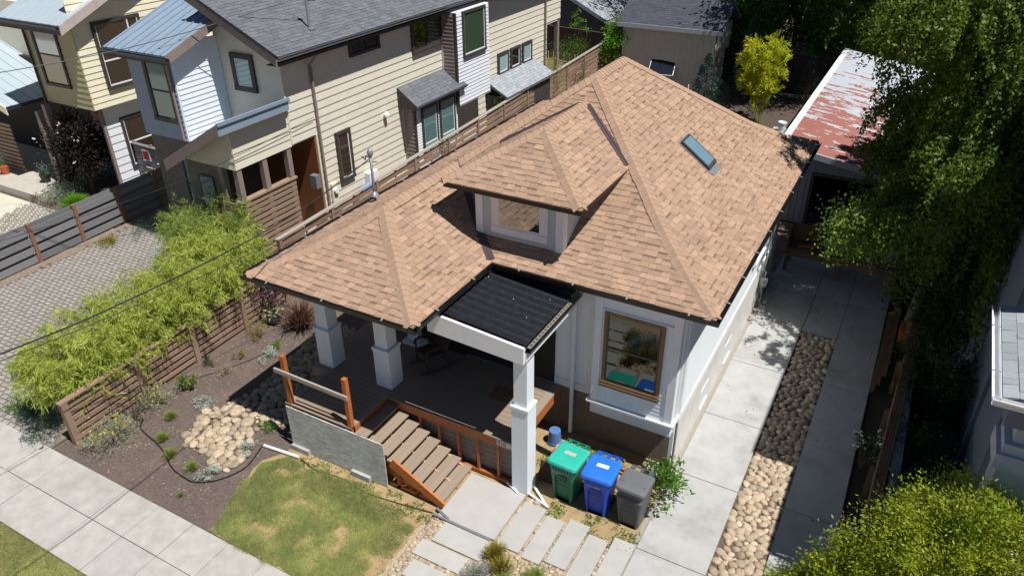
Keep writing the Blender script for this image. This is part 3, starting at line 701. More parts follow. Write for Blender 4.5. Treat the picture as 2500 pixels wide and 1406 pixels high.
# dormer body
dz0 = 4.42
dm = box('dormer_wall', -7.65, -5.65, 12.26, 14.0, dz0, 5.78, m_dorm, house)
lap(dm, 'y', 12.256, -7.65, -5.65, dz0+.05, 5.75, -1, .085, m_dorm, joined=True, th=.012)
lap(dm, 'x', -5.654, 12.27, 14.0, dz0+.05, 5.75, 1, .085, m_dorm, joined=True, th=.012)
dt = MB()
for a, b in ((-7.67, -7.5), (-5.8, -5.63)): box('dormer_trim', a, b, 12.225, 12.27, dz0, 5.66+.09, m_siding, house)
box('dormer_trim', -5.66, -5.628, 12.272, 12.42, dz0, 5.659, m_siding, house)
window(house, 'y', 12.25, -7.28, -5.98, 4.68, 5.6, -1, m_white, glass('glass_dormer', (.02, .018, .016), .3, .0), fw=.15, th=.04, sash=m_sash, name='dormer_window', off=.0)
de = MB(); de.box(DX0+.02, DX1-.02, DY+.006, DY+.04, DZ-.15, DZ-.022); de.box(DX1-.045, DX1-.01, DY+.042, yv0, DZ-.15, DZ-.022); de.box(DX0+.01, DX0+.045, DY+.042, yv0, DZ-.15, DZ-.022)
de.box(DX0-.01, DX1+.01, DY-.015, DY+.005, DZ-.06, DZ-.003)
de.build('dormer_fascia', M('dark_olive_fascia', srgb(58, 56, 44), .6), house)
box('dormer_soffit', DX0+.05, DX1-.05, DY+.045, yv0-.05, DZ-.14, DZ-.12, m_dorm, house)
# black corrugated porch awning
AX0, AX1, AY0, AY1 = -7.06, -5.2, 9.8, 12.1
aw = MB(); n = int((AY1-AY0)/.02)
def az(x): return 4.08-(x-AX0)*.1
ridge = [.022 if (i % 11) in (0, 1, 2) else (.01 if (i % 11) in (3, 10) else 0) for i in range(n+1)]
for i in range(n):
    y0, y1 = AY0+i*.02, AY0+(i+1)*.02
    aw.poly([(AX0, y0, az(AX0)+ridge[i]), (AX1, y0, az(AX1)+ridge[i]), (AX1, y1, az(AX1)+ridge[i+1]), (AX0, y1, az(AX0)+ridge[i+1])])
    aw.poly([(AX1, y0, az(AX1)+ridge[i]-.012), (AX0, y0, az(AX0)+ridge[i]-.012), (AX0, y1, az(AX0)+ridge[i+1]-.012), (AX1, y1, az(AX1)+ridge[i+1]-.012)])
    aw.poly([(AX1, y0, az(AX1)+ridge[i]-.012), (AX1, y1, az(AX1)+ridge[i+1]-.012), (AX1, y1, az(AX1)+ridge[i+1]), (AX1, y0, az(AX1)+ridge[i])])
awo = aw.build('porch_awning', m_black2, house)
for x, y in ((-6.9, 10.5), (-6.0, 10.25), (-6.9, 11.4), (-6.1, 11.0), (-5.6, 10.6), (-6.5, 11.7), (-5.5, 11.4)):
    MB().lathe([(.012, 0), (.012, .012), (.004, .018)], (x, y, az(x)+.004), 6).build('screw', m_alu, awo)
gutter(house, (AX1+.01, AY0), (AX1+.01, AY1), (1, 0), top=az(AX1)-.02, hang=5)
ga = MB(); ga.box(AX1+.022, AX1+.1, AY0+.02, AY1-.05, az(AX1)-.03, az(AX1)-.024); gao = ga.build('gutter_guard', M('guard_grey', srgb(122, 116, 106), .7, var=.2, scale=20), house)
hb = MB()
for i in range(18):
    y = AY0+.1+i*.115; hb.box(AX1+.045, AX1+.075, y, y+.04, az(AX1)-.0235, az(AX1)-.021)
hb.build('guard_slots', m_black, gao)
be = MB(); be.prism([(-7.3, 9.73, 3.62), (-5.2, 9.73, 3.52), (-5.2, 9.73, 3.88), (-7.3, 9.73, 4.06)], (0, .06, 0)); be.box(-5.3, -5.18, 9.795, 12.1, 3.55, 3.74); be.build('awning_beam', m_white, house)
box('awning_joist', -7.1, -7.0, 9.9, 12.1, 3.6, 3.8, m_cedar, house)
# ---------------------------------------------------------------- porch of the bungalow
porch = empty('porch', (0, 0, 0), parent=house)
DZT = 1.25
y = 8.84; i = 0                                                           # deck boards run along X, framed by border boards
while y < 12.18:
    x0, x1 = (-10.45, -8.93) if y < 10.06 else (-11.0, -5.74)
    if 8.95 < y: ubox('deck_board', x0, x1, y+.004, min(y+.136, 12.19), DZT-.026, DZT, m_deck, porch)
    y += .14
for a in ((-10.6, -8.76, 8.8, 8.945), (-10.6, -10.455, 8.95, 10.1), (-8.925, -8.76, 8.95, 10.1), (-5.735, -5.55, 10.12, 12.19), (-8.755, -5.55, 9.99, 10.096)):
    ubox('border_board', *a, DZT-.028, DZT+.001, m_tread if a[1]-a[0] < .3 else m_deck, porch)
for a in ((-10.58, -8.78, 8.82, 8.86, .98, 1.22), (-10.58, -10.54, 8.86, 10.1, .98, 1.22), (-8.8, -8.76, 8.865, 10.05, .98, 1.22), (-8.755, -5.57, 10.045, 10.085, .99, 1.22), (-5.61, -5.57, 10.09, 12.19, .95, 1.22), (-11.0, -10.96, 10.14, 12.19, .98, 1.22), (-11.0, -10.62, 10.1, 10.135, .98, 1.22)):
    box('rim_joist', *a, m_deck if a[1] < -10.6 and a[1]-a[0] > .2 else m_cedar2, porch)
for i in range(6):
    x = -8.45+i*.49
    box('stud', x, x+.05, 10.05, 10.1, .12, .985, m_cedar, porch)
box('bottom_plate', -8.5, -5.6, 10.04, 10.12, .03, .115, m_cedar2, porch)
sk_ = box('skirt_board', -8.75, -5.62, 10.2, 10.24, .0, .98, m_tar, porch)
ls = MB()
for k in range(6): ls.box(-8.74, -5.63, 10.192, 10.199, .14*k+.02, .14*k+.15)
ls.build('lath', m_tar, sk_)
box('deck_skirt', -10.97, -10.93, 10.15, 12.1, .0, .97, m_tar, porch)
box('deck_shade_wall', -10.5, -8.85, 10.15, 10.19, .0, .97, m_tar, porch)
def column(cx, cy, z0, z1, w0=.42, w1=.33, zs=2.28):
    c = MB(); c.box(cx-w0/2, cx+w0/2, cy-w0/2, cy+w0/2, z0, zs-.06); c.box(cx-w0/2-.02, cx+w0/2+.02, cy-w0/2-.02, cy+w0/2+.02, zs-.06, zs)
    c.box(cx-w1/2, cx+w1/2, cy-w1/2, cy+w1/2, zs, z1); return c.build('column', m_siding, porch)
column(-10.67, 10.46, DZT, 4.135); column(-9.0, 10.46, DZT, 4.135); column(-5.4, 10.12, .02, 3.52, .36, .29, 2.3)
pl = MB(); pl.box(-9.6, -9.3, 12.0, 12.19, DZT+.08, 4.13); pl.box(-9.68, -9.12, 11.85, 12.19, DZT+.001, DZT+.08); pl.build('pilaster', m_siding, porch)
box('porch_door', -8.95, -8.05, 12.13, 12.164, 1.28, 3.3, M('dark_door', srgb(54, 40, 34), .5), porch)
box('plywood_sheet', -6.8, -6.35, 11.05, 11.55, DZT+.002, DZT+.018, M('plywood', srgb(118, 94, 72), .8), None, label='small plywood sheet lying on the porch deck boards', cat='plywood')
# stairs down to the right
st = empty('stairs', (0, 0, 0), parent=porch)
NT = 8
for i in range(NT):
    x = -8.74+.262*i; z = DZT-.139*(i+1)
    for k in range(2):
        ubox('tread', x+k*.15+.002, x+k*.15+.147, 8.86, 10.02, z-.028, z, m_tread, st)
m_lum = M('pale_lumber', srgb(186, 146, 96), .7, var=.15, scale=6)
for y0 in (8.9, 9.42, 9.94):
    sg = [(-8.75, y0, .0), (-8.75, y0, 1.05)]
    for i in range(NT):
        x = -8.74+.262*i; z = DZT-.139*(i+1)-.03
        sg += [(x, y0, z), (x+.28, y0, z), (x+.28, y0, z-.125)]
    sg = [p for p in sg if p[2] >= 0]; sg.append((-6.62, y0, .0))
    MB().prism([(-8.75, y0, .55), (-8.75, y0, 1.03), (-6.62, y0, .06), (-6.62, y0, .0), (-7.1, y0, 0)], (0, .04, 0)).build('stringer', m_cedar2 if y0 < 9.3 else m_lum, st)
    for i in range(NT):
        x = -8.74+.262*i; z = DZT-.139*(i+1)-.03
        MB().box(x+.19, x+.23, y0, y0+.04, max(0, z-.14), z).build('stair_block', m_lum, st)
MB().prism([(-7.86, 8.79, .62), (-7.74, 8.79, .86), (-6.5, 8.79, .18), (-6.6, 8.79, .03)], (0, .05, 0)).build('skirt_plank', m_cedar2, st)
MB().box(-7.74, -7.66, 8.86, 8.9, .02, .7).build('stair_post', m_cedar, st); MB().box(-7.25, -7.2, 8.86, 8.9, .02, .4).build('stair_post', m_cedar, st)
MB().box(-7.95, -6.6, 8.86, 8.92, .02, .1).build('stair_plate', m_cedar2, st)
box('osb_panel', -10.56, -7.93, 8.76, 8.782, .02, 1.19, m_osb, porch)
# railing
rl = empty('railing', (0, 0, 0), parent=porch)
for x in (-10.52, -8.86): box('rail_post', x, x+.1, 8.81, 8.91, 1.0, 2.5, m_cedar, rl)
MB().bar((-10.72, 8.79, 2.1), (-8.74, 8.79, 2.06), .045, .1).build('rail_bar', m_fcap, rl)
for x in (-10.42, -8.9): MB().tube([(x, 8.8, 1.2), (x+.01, 8.79, 1.0), (x+.06, 8.785, .95)], .012, 5).build('tie', m_fcap, rl)
for x in (-10.55, -8.85):
    box('footing_block', x, x+.5, 8.68, 8.755, -.02, .14, m_conc, porch)
# house number on the rim joist, partly hidden by the post
npq = box('number_plaque', -5.98, -5.6, 10.03, 10.042, 1.04, 1.17, M('plaque', srgb(206, 204, 196), .5), porch)
def text(body, size, mat, loc, rot, parent, name='lettering', ext=.002):
    cu = bpy.data.curves.new(name, 'FONT'); cu.body = body; cu.size = size; cu.extrude = ext
    t = bpy.data.objects.new(name, cu); COL.objects.link(t)
    dg = bpy.context.evaluated_depsgraph_get(); me = bpy.data.meshes.new_from_object(t.evaluated_get(dg)); bpy.data.objects.remove(t)
    me.materials.clear(); me.materials.append(mat)
    return link(name, me, parent, loc, rot)
text('510', .13, m_black, (-5.96, 10.026, 1.06), (rad(90), 0, 0), npq)
# ---------------------------------------------------------------- wicker chair on the porch
m_wick = M('wicker', srgb(74, 60, 50), .8, var=.3, scale=40, bump=.8, bscale=80)
ch = thing('wicker_rocking_chair', 'brown wicker rocking chair standing on the shaded porch', 'chair', (-8.5, 11.45, DZT), rad(-28))
mb = MB(); mb.prism([(-.26, -.28, .4), (.26, -.28, .4), (.24, .24, .36), (-.24, .24, .36)], (0, 0, .06)); mb.build('seat', m_wick, ch)
mb = MB(); mb.prism([(-.25, .2, .42), (.25, .2, .42), (.27, .42, 1.02), (.18, .45, 1.1), (-.18, .45, 1.1), (-.27, .42, 1.02)], (0, .04, -.01)); mb.build('backrest', m_wick, ch)
for sx in (-1, 1):
    MB().tube([(sx*.27, .28, .7), (sx*.32, 0, .68), (sx*.31, -.26, .64), (sx*.3, -.3, .56)], .032, 7).build('armrest', m_wick, ch)
    MB().tube([(sx*.28, -.27, .62), (sx*.27, -.27, .3), (sx*.27, -.26, .05)], .024, 6).build('leg', m_wick, ch)
    MB().tube([(sx*.25, .24, .5), (sx*.26, .26, .05)], .024, 6).build('leg', m_wick, ch)
    MB().tube([(sx*.27, -.48, .09), (sx*.27, -.26, .035), (sx*.27, .05, .02), (sx*.27, .3, .04), (sx*.27, .5, .1)], .02, 6).build('rocker', m_wick, ch)
MB().tube([(-.27, -.26, .22), (.27, -.26, .22)], .016, 6).build('stretcher', m_wick, ch)
# ---------------------------------------------------------------- bins
def rrect(w, d, r, n=4, notch=0., nw=.3):
    pts = []
    for cx, cy, a0 in ((w/2-r, d/2-r, 0), (-w/2+r, d/2-r, 90), (-w/2+r, -d/2+r, 180)):
        for k in range(n+1):
            t = rad(a0+90*k/n); pts.append((cx+r*math.cos(t), cy+r*math.sin(t)))
    for u in (-nw/2-.02, -nw/2+.01, nw/2-.01, nw/2+.02):
        pts.append((u, -d/2+(notch if abs(u) < nw/2 else 0)))
    cx, cy = w/2-r, -d/2+r
    for k in range(n+1):
        t = rad(270+90*k/n); pts.append((cx+r*math.cos(t), cy+r*math.sin(t)))
    return pts
def bin_(name, label, loc, rz, mat, mat2, H, wt, dt, num, paper=None, lidline=False, notch=.05):
    t = thing(name, label, 'bin', loc, rz, 'wheeled bins in front of the bungalow')
    secs = [(.03, .43, .48, notch), (.3, .47, .53, notch), (.62, .52, .58, notch*1.1), (.66, .53, .59, notch*.4), (.8, .55, .61, 0), (H-.16, wt-.05, dt-.05, 0), (H-.1, wt-.02, dt-.02, 0), (H-.05, wt, dt, 0)]
    rings = [[(x, y, z*(H-.05)/1.0 if z < .9 else z) for x, y in rrect(w, d, .06, notch=nt)] for z, w, d, nt in [(s[0], *s[1:]) for s in secs]]
    mb = MB(); n = len(rings[0])
    for r_ in rings: mb.v += r_
    for i in range(len(rings)-1):
        for k in range(n): j = (k+1) % n; mb.f.append((i*n+k, i*n+j, (i+1)*n+j, (i+1)*n+k)); mb.a.append(0)
    mb.f.append(tuple(reversed(range(n)))); mb.a.append(0); mb.f.append(tuple((len(rings)-1)*n+k for k in range(n))); mb.a.append(0)
    body = mb.build('body', mat, t)
    rm = MB(); a, b = rrect(wt+.03, dt+.03, .07), rrect(wt-.01, dt-.01, .06)
    rm.prism([(x, y, H-.075) for x, y in a], (0, 0, .03)); rm.build('rim', mat, t)
    ld_ = MB(); L0 = [(x, y-.01, H-.04) for x, y in rrect(wt+.045, dt+.05, .08)]; n = len(L0)
    lay = [(1, 0), (1, .03), (.965, .055), (.86, .068), (.5, .08)]
    for s, dz in lay: ld_.v += [(x*s, y*s, z+dz-(.02*(y/dt) if dz > .05 else 0)) for x, y, z in L0]
    for i in range(len(lay)-1):
        for k in range(n): j = (k+1) % n; ld_.f.append((i*n+k, i*n+j, (i+1)*n+j, (i+1)*n+k)); ld_.a.append(0)
    ld_.f.append(tuple(reversed(range(n)))); ld_.f.append(tuple((len(lay)-1)*n+k for k in range(n))); ld_.a += [0, 0]
    lo = ld_.build('lid', mat2, t)
    hg = MB(); yb = dt/2+.05
    hg.tube([(-wt/2+.06, yb-.02, H-.02), (-wt/2+.06, yb+.06, H), (wt/2-.06, yb+.06, H), (wt/2-.06, yb-.02, H-.02)], .016, 6)
    for x in (-.18, 0, .18): hg.box(x-.03, x+.03, yb-.04, yb+.05, H-.03, H+.01)
    hg.build('handle', mat, t)
    rb_ = MB()
    for k in range(7): x = -.2+k*.066; rb_.box(x-.006, x+.006, -dt/2-.012, -dt/2+.02, H-.17, H-.08)
    rb_.build('ribs', mat, t, kind='stuff')
    MB().box(-.1, .1, -.31, -.285, .56*H, .72*H).build('recess_shade', M(mat.name+'_dark', tuple(c*.45 for c in BINC[mat.name]), .5), t)  # darker box paints in the shade of a recessed front
    MB().bar((-.13, -.318, .5*H), (.13, -.318, .5*H), .014, .016).build('grab_bar', m_black, t)
    for sx in (-1, 1):
        w = MB(); w.smooth = False; w.tube([(sx*.2, .24, .1), (sx*.25, .24, .1)], .1, 14); w.build('wheel', m_black, t)
    text(num, .07, M('pale_print', srgb(190, 196, 200), .6), (-.2, -dt/2+.012, H-.26), (rad(90), 0, 0), t)
    if paper:
        p = MB(); p.poly([(-.12, -.08, H+.042), (.14, -.1, H+.042), (.13, .09, H+.039), (-.11, .08, H+.039)]); p.build('paper_notice', paper, lo)
    if lidline:
        p = MB(); p.box(-wt/2+.03, wt/2-.03, -.125, -.118, H+.03, H+.0435); p.build('lid_seam', m_black, lo)
    return t
BINC = {'bin_green': srgb(14, 112, 88), 'bin_blue': srgb(24, 74, 196), 'bin_grey': srgb(84, 86, 90)}
bg_ = M('bin_green', BINC['bin_green'], .42, var=.12, scale=3, spec=.4, stain=srgb(70, 122, 104), stain_scale=5, stain_amt=.45); bb_ = M('bin_blue', BINC['bin_blue'], .42, var=.12, scale=3, spec=.4, stain=srgb(72, 104, 186), stain_scale=5, stain_amt=.45); bk_ = M('bin_grey', BINC['bin_grey'], .5, var=.12, scale=4)
lg_ = M('bin_green_lid', srgb(46, 174, 154), .4, var=.08, scale=4, stain=srgb(96, 190, 172), stain_scale=6, stain_amt=.4); lb_ = M('bin_blue_lid', srgb(40, 112, 216), .4, var=.08, scale=4, stain=srgb(70, 130, 210), stain_scale=6, stain_amt=.4)
lk_ = M('bin_grey_lid', srgb(104, 106, 110), .5, var=.08, scale=4)
b1 = bin_('wheeled_bin', 'green wheeled bin, leftmost of the three, beside the white post', (-4.52, 10.42, 0), rad(-3), bg_, lg_, 1.06, .62, .66, '06 340', M('worn_sticker', srgb(176, 170, 164), .7, var=.3, scale=30))
b2 = bin_('wheeled_bin', 'blue wheeled bin with a white paper notice on its lid', (-3.8, 10.4, 0), rad(2), bb_, lb_, 1.06, .62, .66, '70 310804', M('paper', srgb(236, 236, 234), .8))
b3 = bin_('wheeled_bin', 'grey wheeled bin, rightmost of the three, closest to the driveway', (-3.1, 10.42, 0), rad(-2), bk_, lk_, 1.02, .58, .58, '8807295', None, True, .03)
# ---------------------------------------------------------------- loose things round the porch
bk = thing('plastic_bucket', 'blue plastic bucket standing upside down beside the porch deck', 'bucket', (-5.45, 11.7, .0))
mb = MB(); mb.smooth = False; mb.lathe([(.165, .03), (.165, .06), (.155, .06), (.135, .34), (.128, .36)], n=24); mb.build('body', M('blue_plastic', srgb(84, 118, 172), .4), bk)
MB().tube([(-.16, 0, .1), (-.13, -.14, .02), (0, -.2, .01), (.13, -.14, .02), (.16, 0, .1)], .005, 5).build('handle', m_alu, bk)
pt = thing('plant_pot', 'black plastic pot filled with grey gravel behind the grey bin', 'pot', (-3.02, 11.62, 0))
mb = MB(); mb.lathe([(.17, 0), (.21, .3), (.24, .34), (.23, .36), (.2, .33)], n=22); mb.build('body', m_black, pt)
gr = MB()
for k in range(60):
    a, r_ = random.uniform(0, 6.28), .19*math.sqrt(random.random()); x, y = r_*math.cos(a), r_*math.sin(a); s = random.uniform(.015, .03); gr.box(x-s, x+s, y-s, y+s*.8, .3, .335+random.uniform(0, .03), random.uniform(-.3, .3))
gr.build('gravel', M('gravel_grey', srgb(166, 166, 160), .9, var=.2, scale=30, attr=.5), pt, kind='stuff')
tag(MB().tube([(-5.85, 11.35, .06), (-5.5, 11.28, .06), (-5.0, 11.22, .06)], .055, 10).build('drain_pipe', m_black), 'black corrugated drain pipe lying by the blue bucket', 'pipe')
sh = thing('red_shovel_blade', 'orange red plastic scoop leaning behind the green bin', 'scoop', (-5.05, 10.62, 0))
MB().prism([(-.12, -.1, .3), (.1, -.06, .34), (.18, .16, .75), (.02, .14, .72)], (.02, .06, .02)).build('blade', M('red_plastic', srgb(220, 66, 34), .4), sh)
MB().tube([(0, 0, .32), (-.06, -.12, .02)], .018, 6).build('handle', m_cedar, sh)
tag(MB().prism([(-5.22, 10.45, .02), (-4.9, 10.5, .02), (-4.88, 10.6, .5), (-5.2, 10.56, .5)], (-.02, .02, 0)).build('plywood_offcut', M('dark_ply', srgb(70, 54, 46), .8)), 'dark plywood offcut leaning between the white post and green bin', 'board')
for a, b, l in (((-5.28, 10.25, .12), (-4.72, 9.86, .03), 'white metal strip lying from the post toward the slabs'), ((-5.24, 9.98, .08), (-4.7, 9.87, .03), 'second white trim strip crossing the first by the post'), ((-5.75, 10.02, .1), (-5.42, 9.88, .09), 'short white strip on the back edge of the landing'), ((-6.63, 8.56, .09), (-5.3, 8.55, .075), 'long aluminium strip along the front edge of the landing'), ((-6.66, 8.72, .09), (-6.3, 8.6, .085), 'grey board end at the foot of the stairs')):
    tag(MB().bar(a, b, .045, .025).build('trim_strip', m_white if 'white' in l else m_galv), l, 'trim strip', 'offcuts lying round the landing')
for a, b, w, l, mt in (((-3.95, 11.62, .06), (-3.1, 11.45, .06), .07, 'orange cedar stick lying along the foundation', m_cedar2), ((-3.98, 11.52, .05), (-3.2, 11.34, .05), .045, 'darker cedar batten beside the orange stick', m_cedar), ((-5.3, 11.1, .08), (-5.08, 10.7, .1), .04, 'thin wood scrap in the debris pile by the post', m_lum), ((-5.25, 10.7, .05), (-5.1, 11.15, .07), .05, 'brown wood scrap crossing the debris pile by the post', m_cedar)):
    tag(MB().bar(a, b, w, .04).build('wood_scrap', mt), l, 'wood scrap')
tag(MB().box(-5.3, -5.1, 11.35, 11.55, .0, .14).build('wood_block', m_lum), 'pale block of wood in front of the blue bucket', 'block')
tag(MB().tube([(-3.95, 12.0, .04), (-3.88, 11.9, .06), (-3.8, 11.82, .05)], .02, 6).build('pipe_offcut', m_galv), 'bent grey pipe offcut by the foundation', 'pipe')
tag(link('red_stone', ROCKS[2], None, (-4.35, 11.28, .03), (0, 0, .4), (.22, .22, .16)), 'round pinkish stone behind the green and blue bins', 'stone')
ROCKS[2].materials[0] = m_rock
tag(link('yard_rock', ROCKS[4], None, (-3.2, 11.95, .06), (0, 0, .4), (.5, .42, .35)), 'tan rock against the foundation behind the gravel pot', 'rock')
tag(MB().tube([(-11.15, 8.44, .05), (-10.19, 8.53, .05)], .038, 10).build('pvc_pipe', M('pvc', srgb(214, 214, 216), .35)), 'white plastic pipe lying at the edge of the lawn', 'pipe')
hz = [(-14.35, 7.75, .05), (-14.1, 7.5, .03), (-13.22, 7.3, .03), (-12.44, 6.98, .03), (-12.0, 6.9, .03), (-11.62, 6.92, .03), (-11.25, 7.2, .03), (-11.02, 7.7, .03), (-11.12, 8.2, .03), (-11.2, 8.42, .04)]
def smooth_pts(p, n=6):
    out = []
    for i in range(len(p)-1):
        p0, p1, p2, p3 = [Vector(p[max(0, min(len(p)-1, k))]) for k in (i-1, i, i+1, i+2)]
        for j in range(n):
            t = j/n; out.append(.5*((2*p1)+(p2-p0)*t+(2*p0-5*p1+4*p2-p3)*t*t+(3*p1-p0-3*p2+p3)*t**3))
    return out+[Vector(p[-1])]
tag(MB().tube(smooth_pts(hz), .013, 6).build('drip_hose', m_black), 'black drip hose curving round the rock bed', 'hose')
tag(MB().tube(smooth_pts([(-14.6, 9.3, .02), (-14.2, 10.1, .02), (-13.9, 10.7, .02), (-13.8, 11.6, .02), (-14.4, 12.6, .02)]), .009, 5).build('drip_line', m_black), 'thin black drip line running beside the fence', 'hose')
tag(MB().tube(smooth_pts([(-10.15, 8.53, .03), (-9.6, 8.42, .02), (-9.0, 8.5, .02), (-8.3, 8.42, .02), (-7.5, 8.5, .02), (-6.7, 8.62, .03)]), .012, 5).build('garden_hose', M('brown_hose', srgb(70, 56, 42), .7)), 'brown hose lying along the foot of the plywood panel', 'hose')
# ---------------------------------------------------------------- fences
def slat_fence(name, label, p0, p1, posts, z0, z1, n, mat, mcap, pw=.12, sh=.115, mid=True, cap=True, th=.025, side=1, mpost=None, back=False):
    """horizontal slat fence: posts, slats between them, cap rail. side: which side the slats are fixed"""
    t = thing(name, label, 'fence', (p0[0], p0[1], 0)); d = Vector((p1[0]-p0[0], p1[1]-p0[1], 0)); L = d.length; d /= L; ang = math.atan2(d.y, d.x)
    t.rotation_euler = (0, 0, ang)
    for s in posts: ubox('post', s-pw/2, s+pw/2, -pw/2, pw/2, -.05, z1-.005 if cap else z1+.03, mpost or mat, t)
    gap = (z1-.03-z0)/n
    for a, b in zip(posts[:-1], posts[1:]):
        for k in range(n): ubox('slat', a+pw/2, b-pw/2, -th/2, th/2, z0+k*gap, z0+k*gap+sh, mat, t)
        if back:
            for k in range(n): ubox('slat', a+pw/2, b-pw/2, .075, .1, z0+k*gap+sh-.03, z0+k*gap+gap+.03, mat, t)  # second slat layer added behind the gaps to make them dark
        if mid: ubox('stay', (a+b)/2-.03, (a+b)/2+.03, th/2+.002, th/2+.04, z0, z1-.05, mat, t)
    if cap: ubox('cap_rail', -.1, L+.1, -.075, .075, z1, z1+.04, mcap, t)
    return t
slat_fence('slat_fence', 'low brown horizontal slat fence beside the bamboo and the mulch bed', (-15.0, 6.5), (-15.15, 13.4), [0, 1.86, 3.52, 5.25, 6.9], .08, 1.17, 6, m_fence, m_fence, pw=.14, sh=.108)
slat_fence('slat_fence', 'tall brown slat fence with grey cap behind the bungalow roof', (-15.17, 13.55), (-16.55, 42.2), [i*2.39 for i in range(13)], .1, 2.0, 8, m_fence, m_fcap, sh=.17)
slat_fence('slat_fence', 'weathered grey board fence with orange posts across the paver court', (-23.85, 8.0), (-24.35, 17.6), [0, 1.75, 3.42, 5.05, 6.75, 8.4, 9.6], .06, 1.36, 4, m_gfence, m_gfence, sh=.215, back=True, cap=False, mid=False, th=.03, mpost=M('new_post', srgb(132, 98, 76), .8, var=.2))
# ---------------------------------------------------------------- neighbouring houses
def tabs(parent, o, u, v, U, V, ex, mat, name='shingles', wch=(.16, .22, .3, .34), clipf=None):
    """rows of shingle tabs on a plane: origin o, unit u along eave, unit v up-slope"""
    o, u, v = Vector(o), Vector(u), Vector(v); n = u.cross(v).normalized()
    if n.z < 0: n = -n
    mb = MB(); b = 0.
    while b < V:
        a = -random.uniform(0, .2); e = min(ex, V-b)
        while a < U:
            w = random.choice(wch); a0, a1 = max(0, a+.003), min(U, a+w-.003)
            if a1-a0 > .02:
                l = .014 if random.random() < .5 else .008
                p = [o+u*a0+v*b+n*l, o+u*a1+v*b+n*l, o+u*a1+v*(b+e)+n*.003, o+u*a0+v*(b+e)+n*.003]
                val = random.uniform(-.5, .5)+.001
                mb.poly(p, val); mb.poly([p[0]-n*.02, p[1]-n*.02, p[1], p[0]], -1.6)
            a += w
        b += ex
    return mb.build(name, mat, parent, kind='stuff')
def seams(parent, o, u, v, U, V, step, mat, h=.03):
    o, u, v = Vector(o), Vector(u), Vector(v); n = u.cross(v).normalized()
    if n.z < 0: n = -n
    k = 0
    a = step/2
    while a < U:
        p = o+u*a+n*h/2; MB().bar(p, p+v*V, .022, h, n).build('standing_seam', mat, parent); a += step
# ---- house one: tan two-storey
n1 = thing('tan_house', 'tan lap-sided two-storey house with charcoal roof left of the bungalow', 'house')
NX, NY0, NY1, NZ = -17.0, 16.4, 35.8, 6.2
nw = MB(); nw.box(-19.6, NX-.03, NY0+.03, 34.3, 3.6, NZ); nw.box(-21.6, -19.6, 18.4, 34.3, 3.6, 8.4); nw.box(-21.6, -19.4, NY0+.03, 34.3, 0, 3.6); nw.box(-19.4, NX-.03, 17.5, 34.3, 0, 3.6); nw.box(-22, NX-.03, 34.3, NY1, 4.0, NZ)
nw.prism([(-19.6, NY0+.03, NZ), (NX-.03, NY0+.03, NZ), (-19.6, NY0+.03, NZ+1.42)], (0, NY1-NY0-.06, 0))
nwo = nw.build('wall', m_tan, n1)
def seg_lap(zs0, zs1, y0, y1): lap(nwo, 'x', NX-.03, y0, y1, zs0, zs1, 1, .25, m_tan)
seg_lap(0.1, 3.6, 17.5, 34.3); seg_lap(3.6, 4.1, NY0, 34.3); seg_lap(4.1, NZ, NY0, NY1)
rk = lambda z: (-19.6, min(NX, -16.95-(z-NZ)/.473) if z > NZ else NX)
lap(nwo, 'y', NY0+.03, -19.6, NX, 3.6, 7.6, -1, .25, m_tan, lim=rk)
MB().box(NX-.035, NX+.012, 17.49, 17.56, 0, 3.6).build('corner_trim', m_tan, n1); MB().box(NX-.02, NX+.015, NY0-.012, NY0+.05, 3.6, NZ).build('corner_trim', m_tan, n1)
# main roof, right slope with tabs
pit = math.atan(.473); RV_ = Vector((-math.cos(pit), 0, math.sin(pit)))
ro = MB(); ro.prism([(-16.5, 15.86, 6.46), (-19.75, 15.86, 7.997), (-19.75, 15.86, 7.817), (-16.5, 15.86, 6.28)], (0, 20.4, 0)); ro.prism([(-19.75, 18.0, 7.997), (-21.7, 18.0, 8.92), (-21.7, 18.0, 8.74), (-19.75, 18.0, 7.817)], (0, 18.26, 0)); roo = ro.build('roof', m_gshin, n1)
tabs(roo, (-16.48, 15.84, 6.465), (0, 1, 0), RV_, 14.5, 3.6, .142, m_gshin)
MB().prism([(-16.47, 15.8, 6.47), (-19.8, 15.8, 8.046), (-19.8, 15.8, 7.77), (-16.47, 15.8, 6.2)], (0, .05, 0)).build('barge_board', m_barge, n1)
MB().prism([(-16.45, 15.78, 6.49), (-19.8, 15.78, 8.076), (-19.8, 15.78, 8.04), (-16.45, 15.78, 6.455)], (0, .1, 0)).build('drip_edge', m_black, n1)
gutter(n1, (-16.49, 15.82), (-16.49, 36.2), (1, 0), M('gutter_grey', srgb(112, 116, 122), .35, metal=.4), top=6.47, hang=50)
MB().box(-16.55, -16.5, 15.9, 36.1, 6.2, 6.36).build('fascia', m_trim, n1)
MB().box(-17.0, -16.52, 15.9, 36.1, 6.18, 6.2).build('soffit', m_trim, n1)
for yy in (17.62, 34.0):
    MB().bar((NX+.06, yy, .1), (NX+.06, yy, 5.8), .07, .07, (0, 1, 0)).build('downspout', m_barge, n1)
MB().tube([(NX+.06, 17.62, 5.8), (NX+.3, 17.62, 6.05), (NX+.46, 17.62, 6.3)], .04, 8).build('downspout_elbow', m_galv, n1)
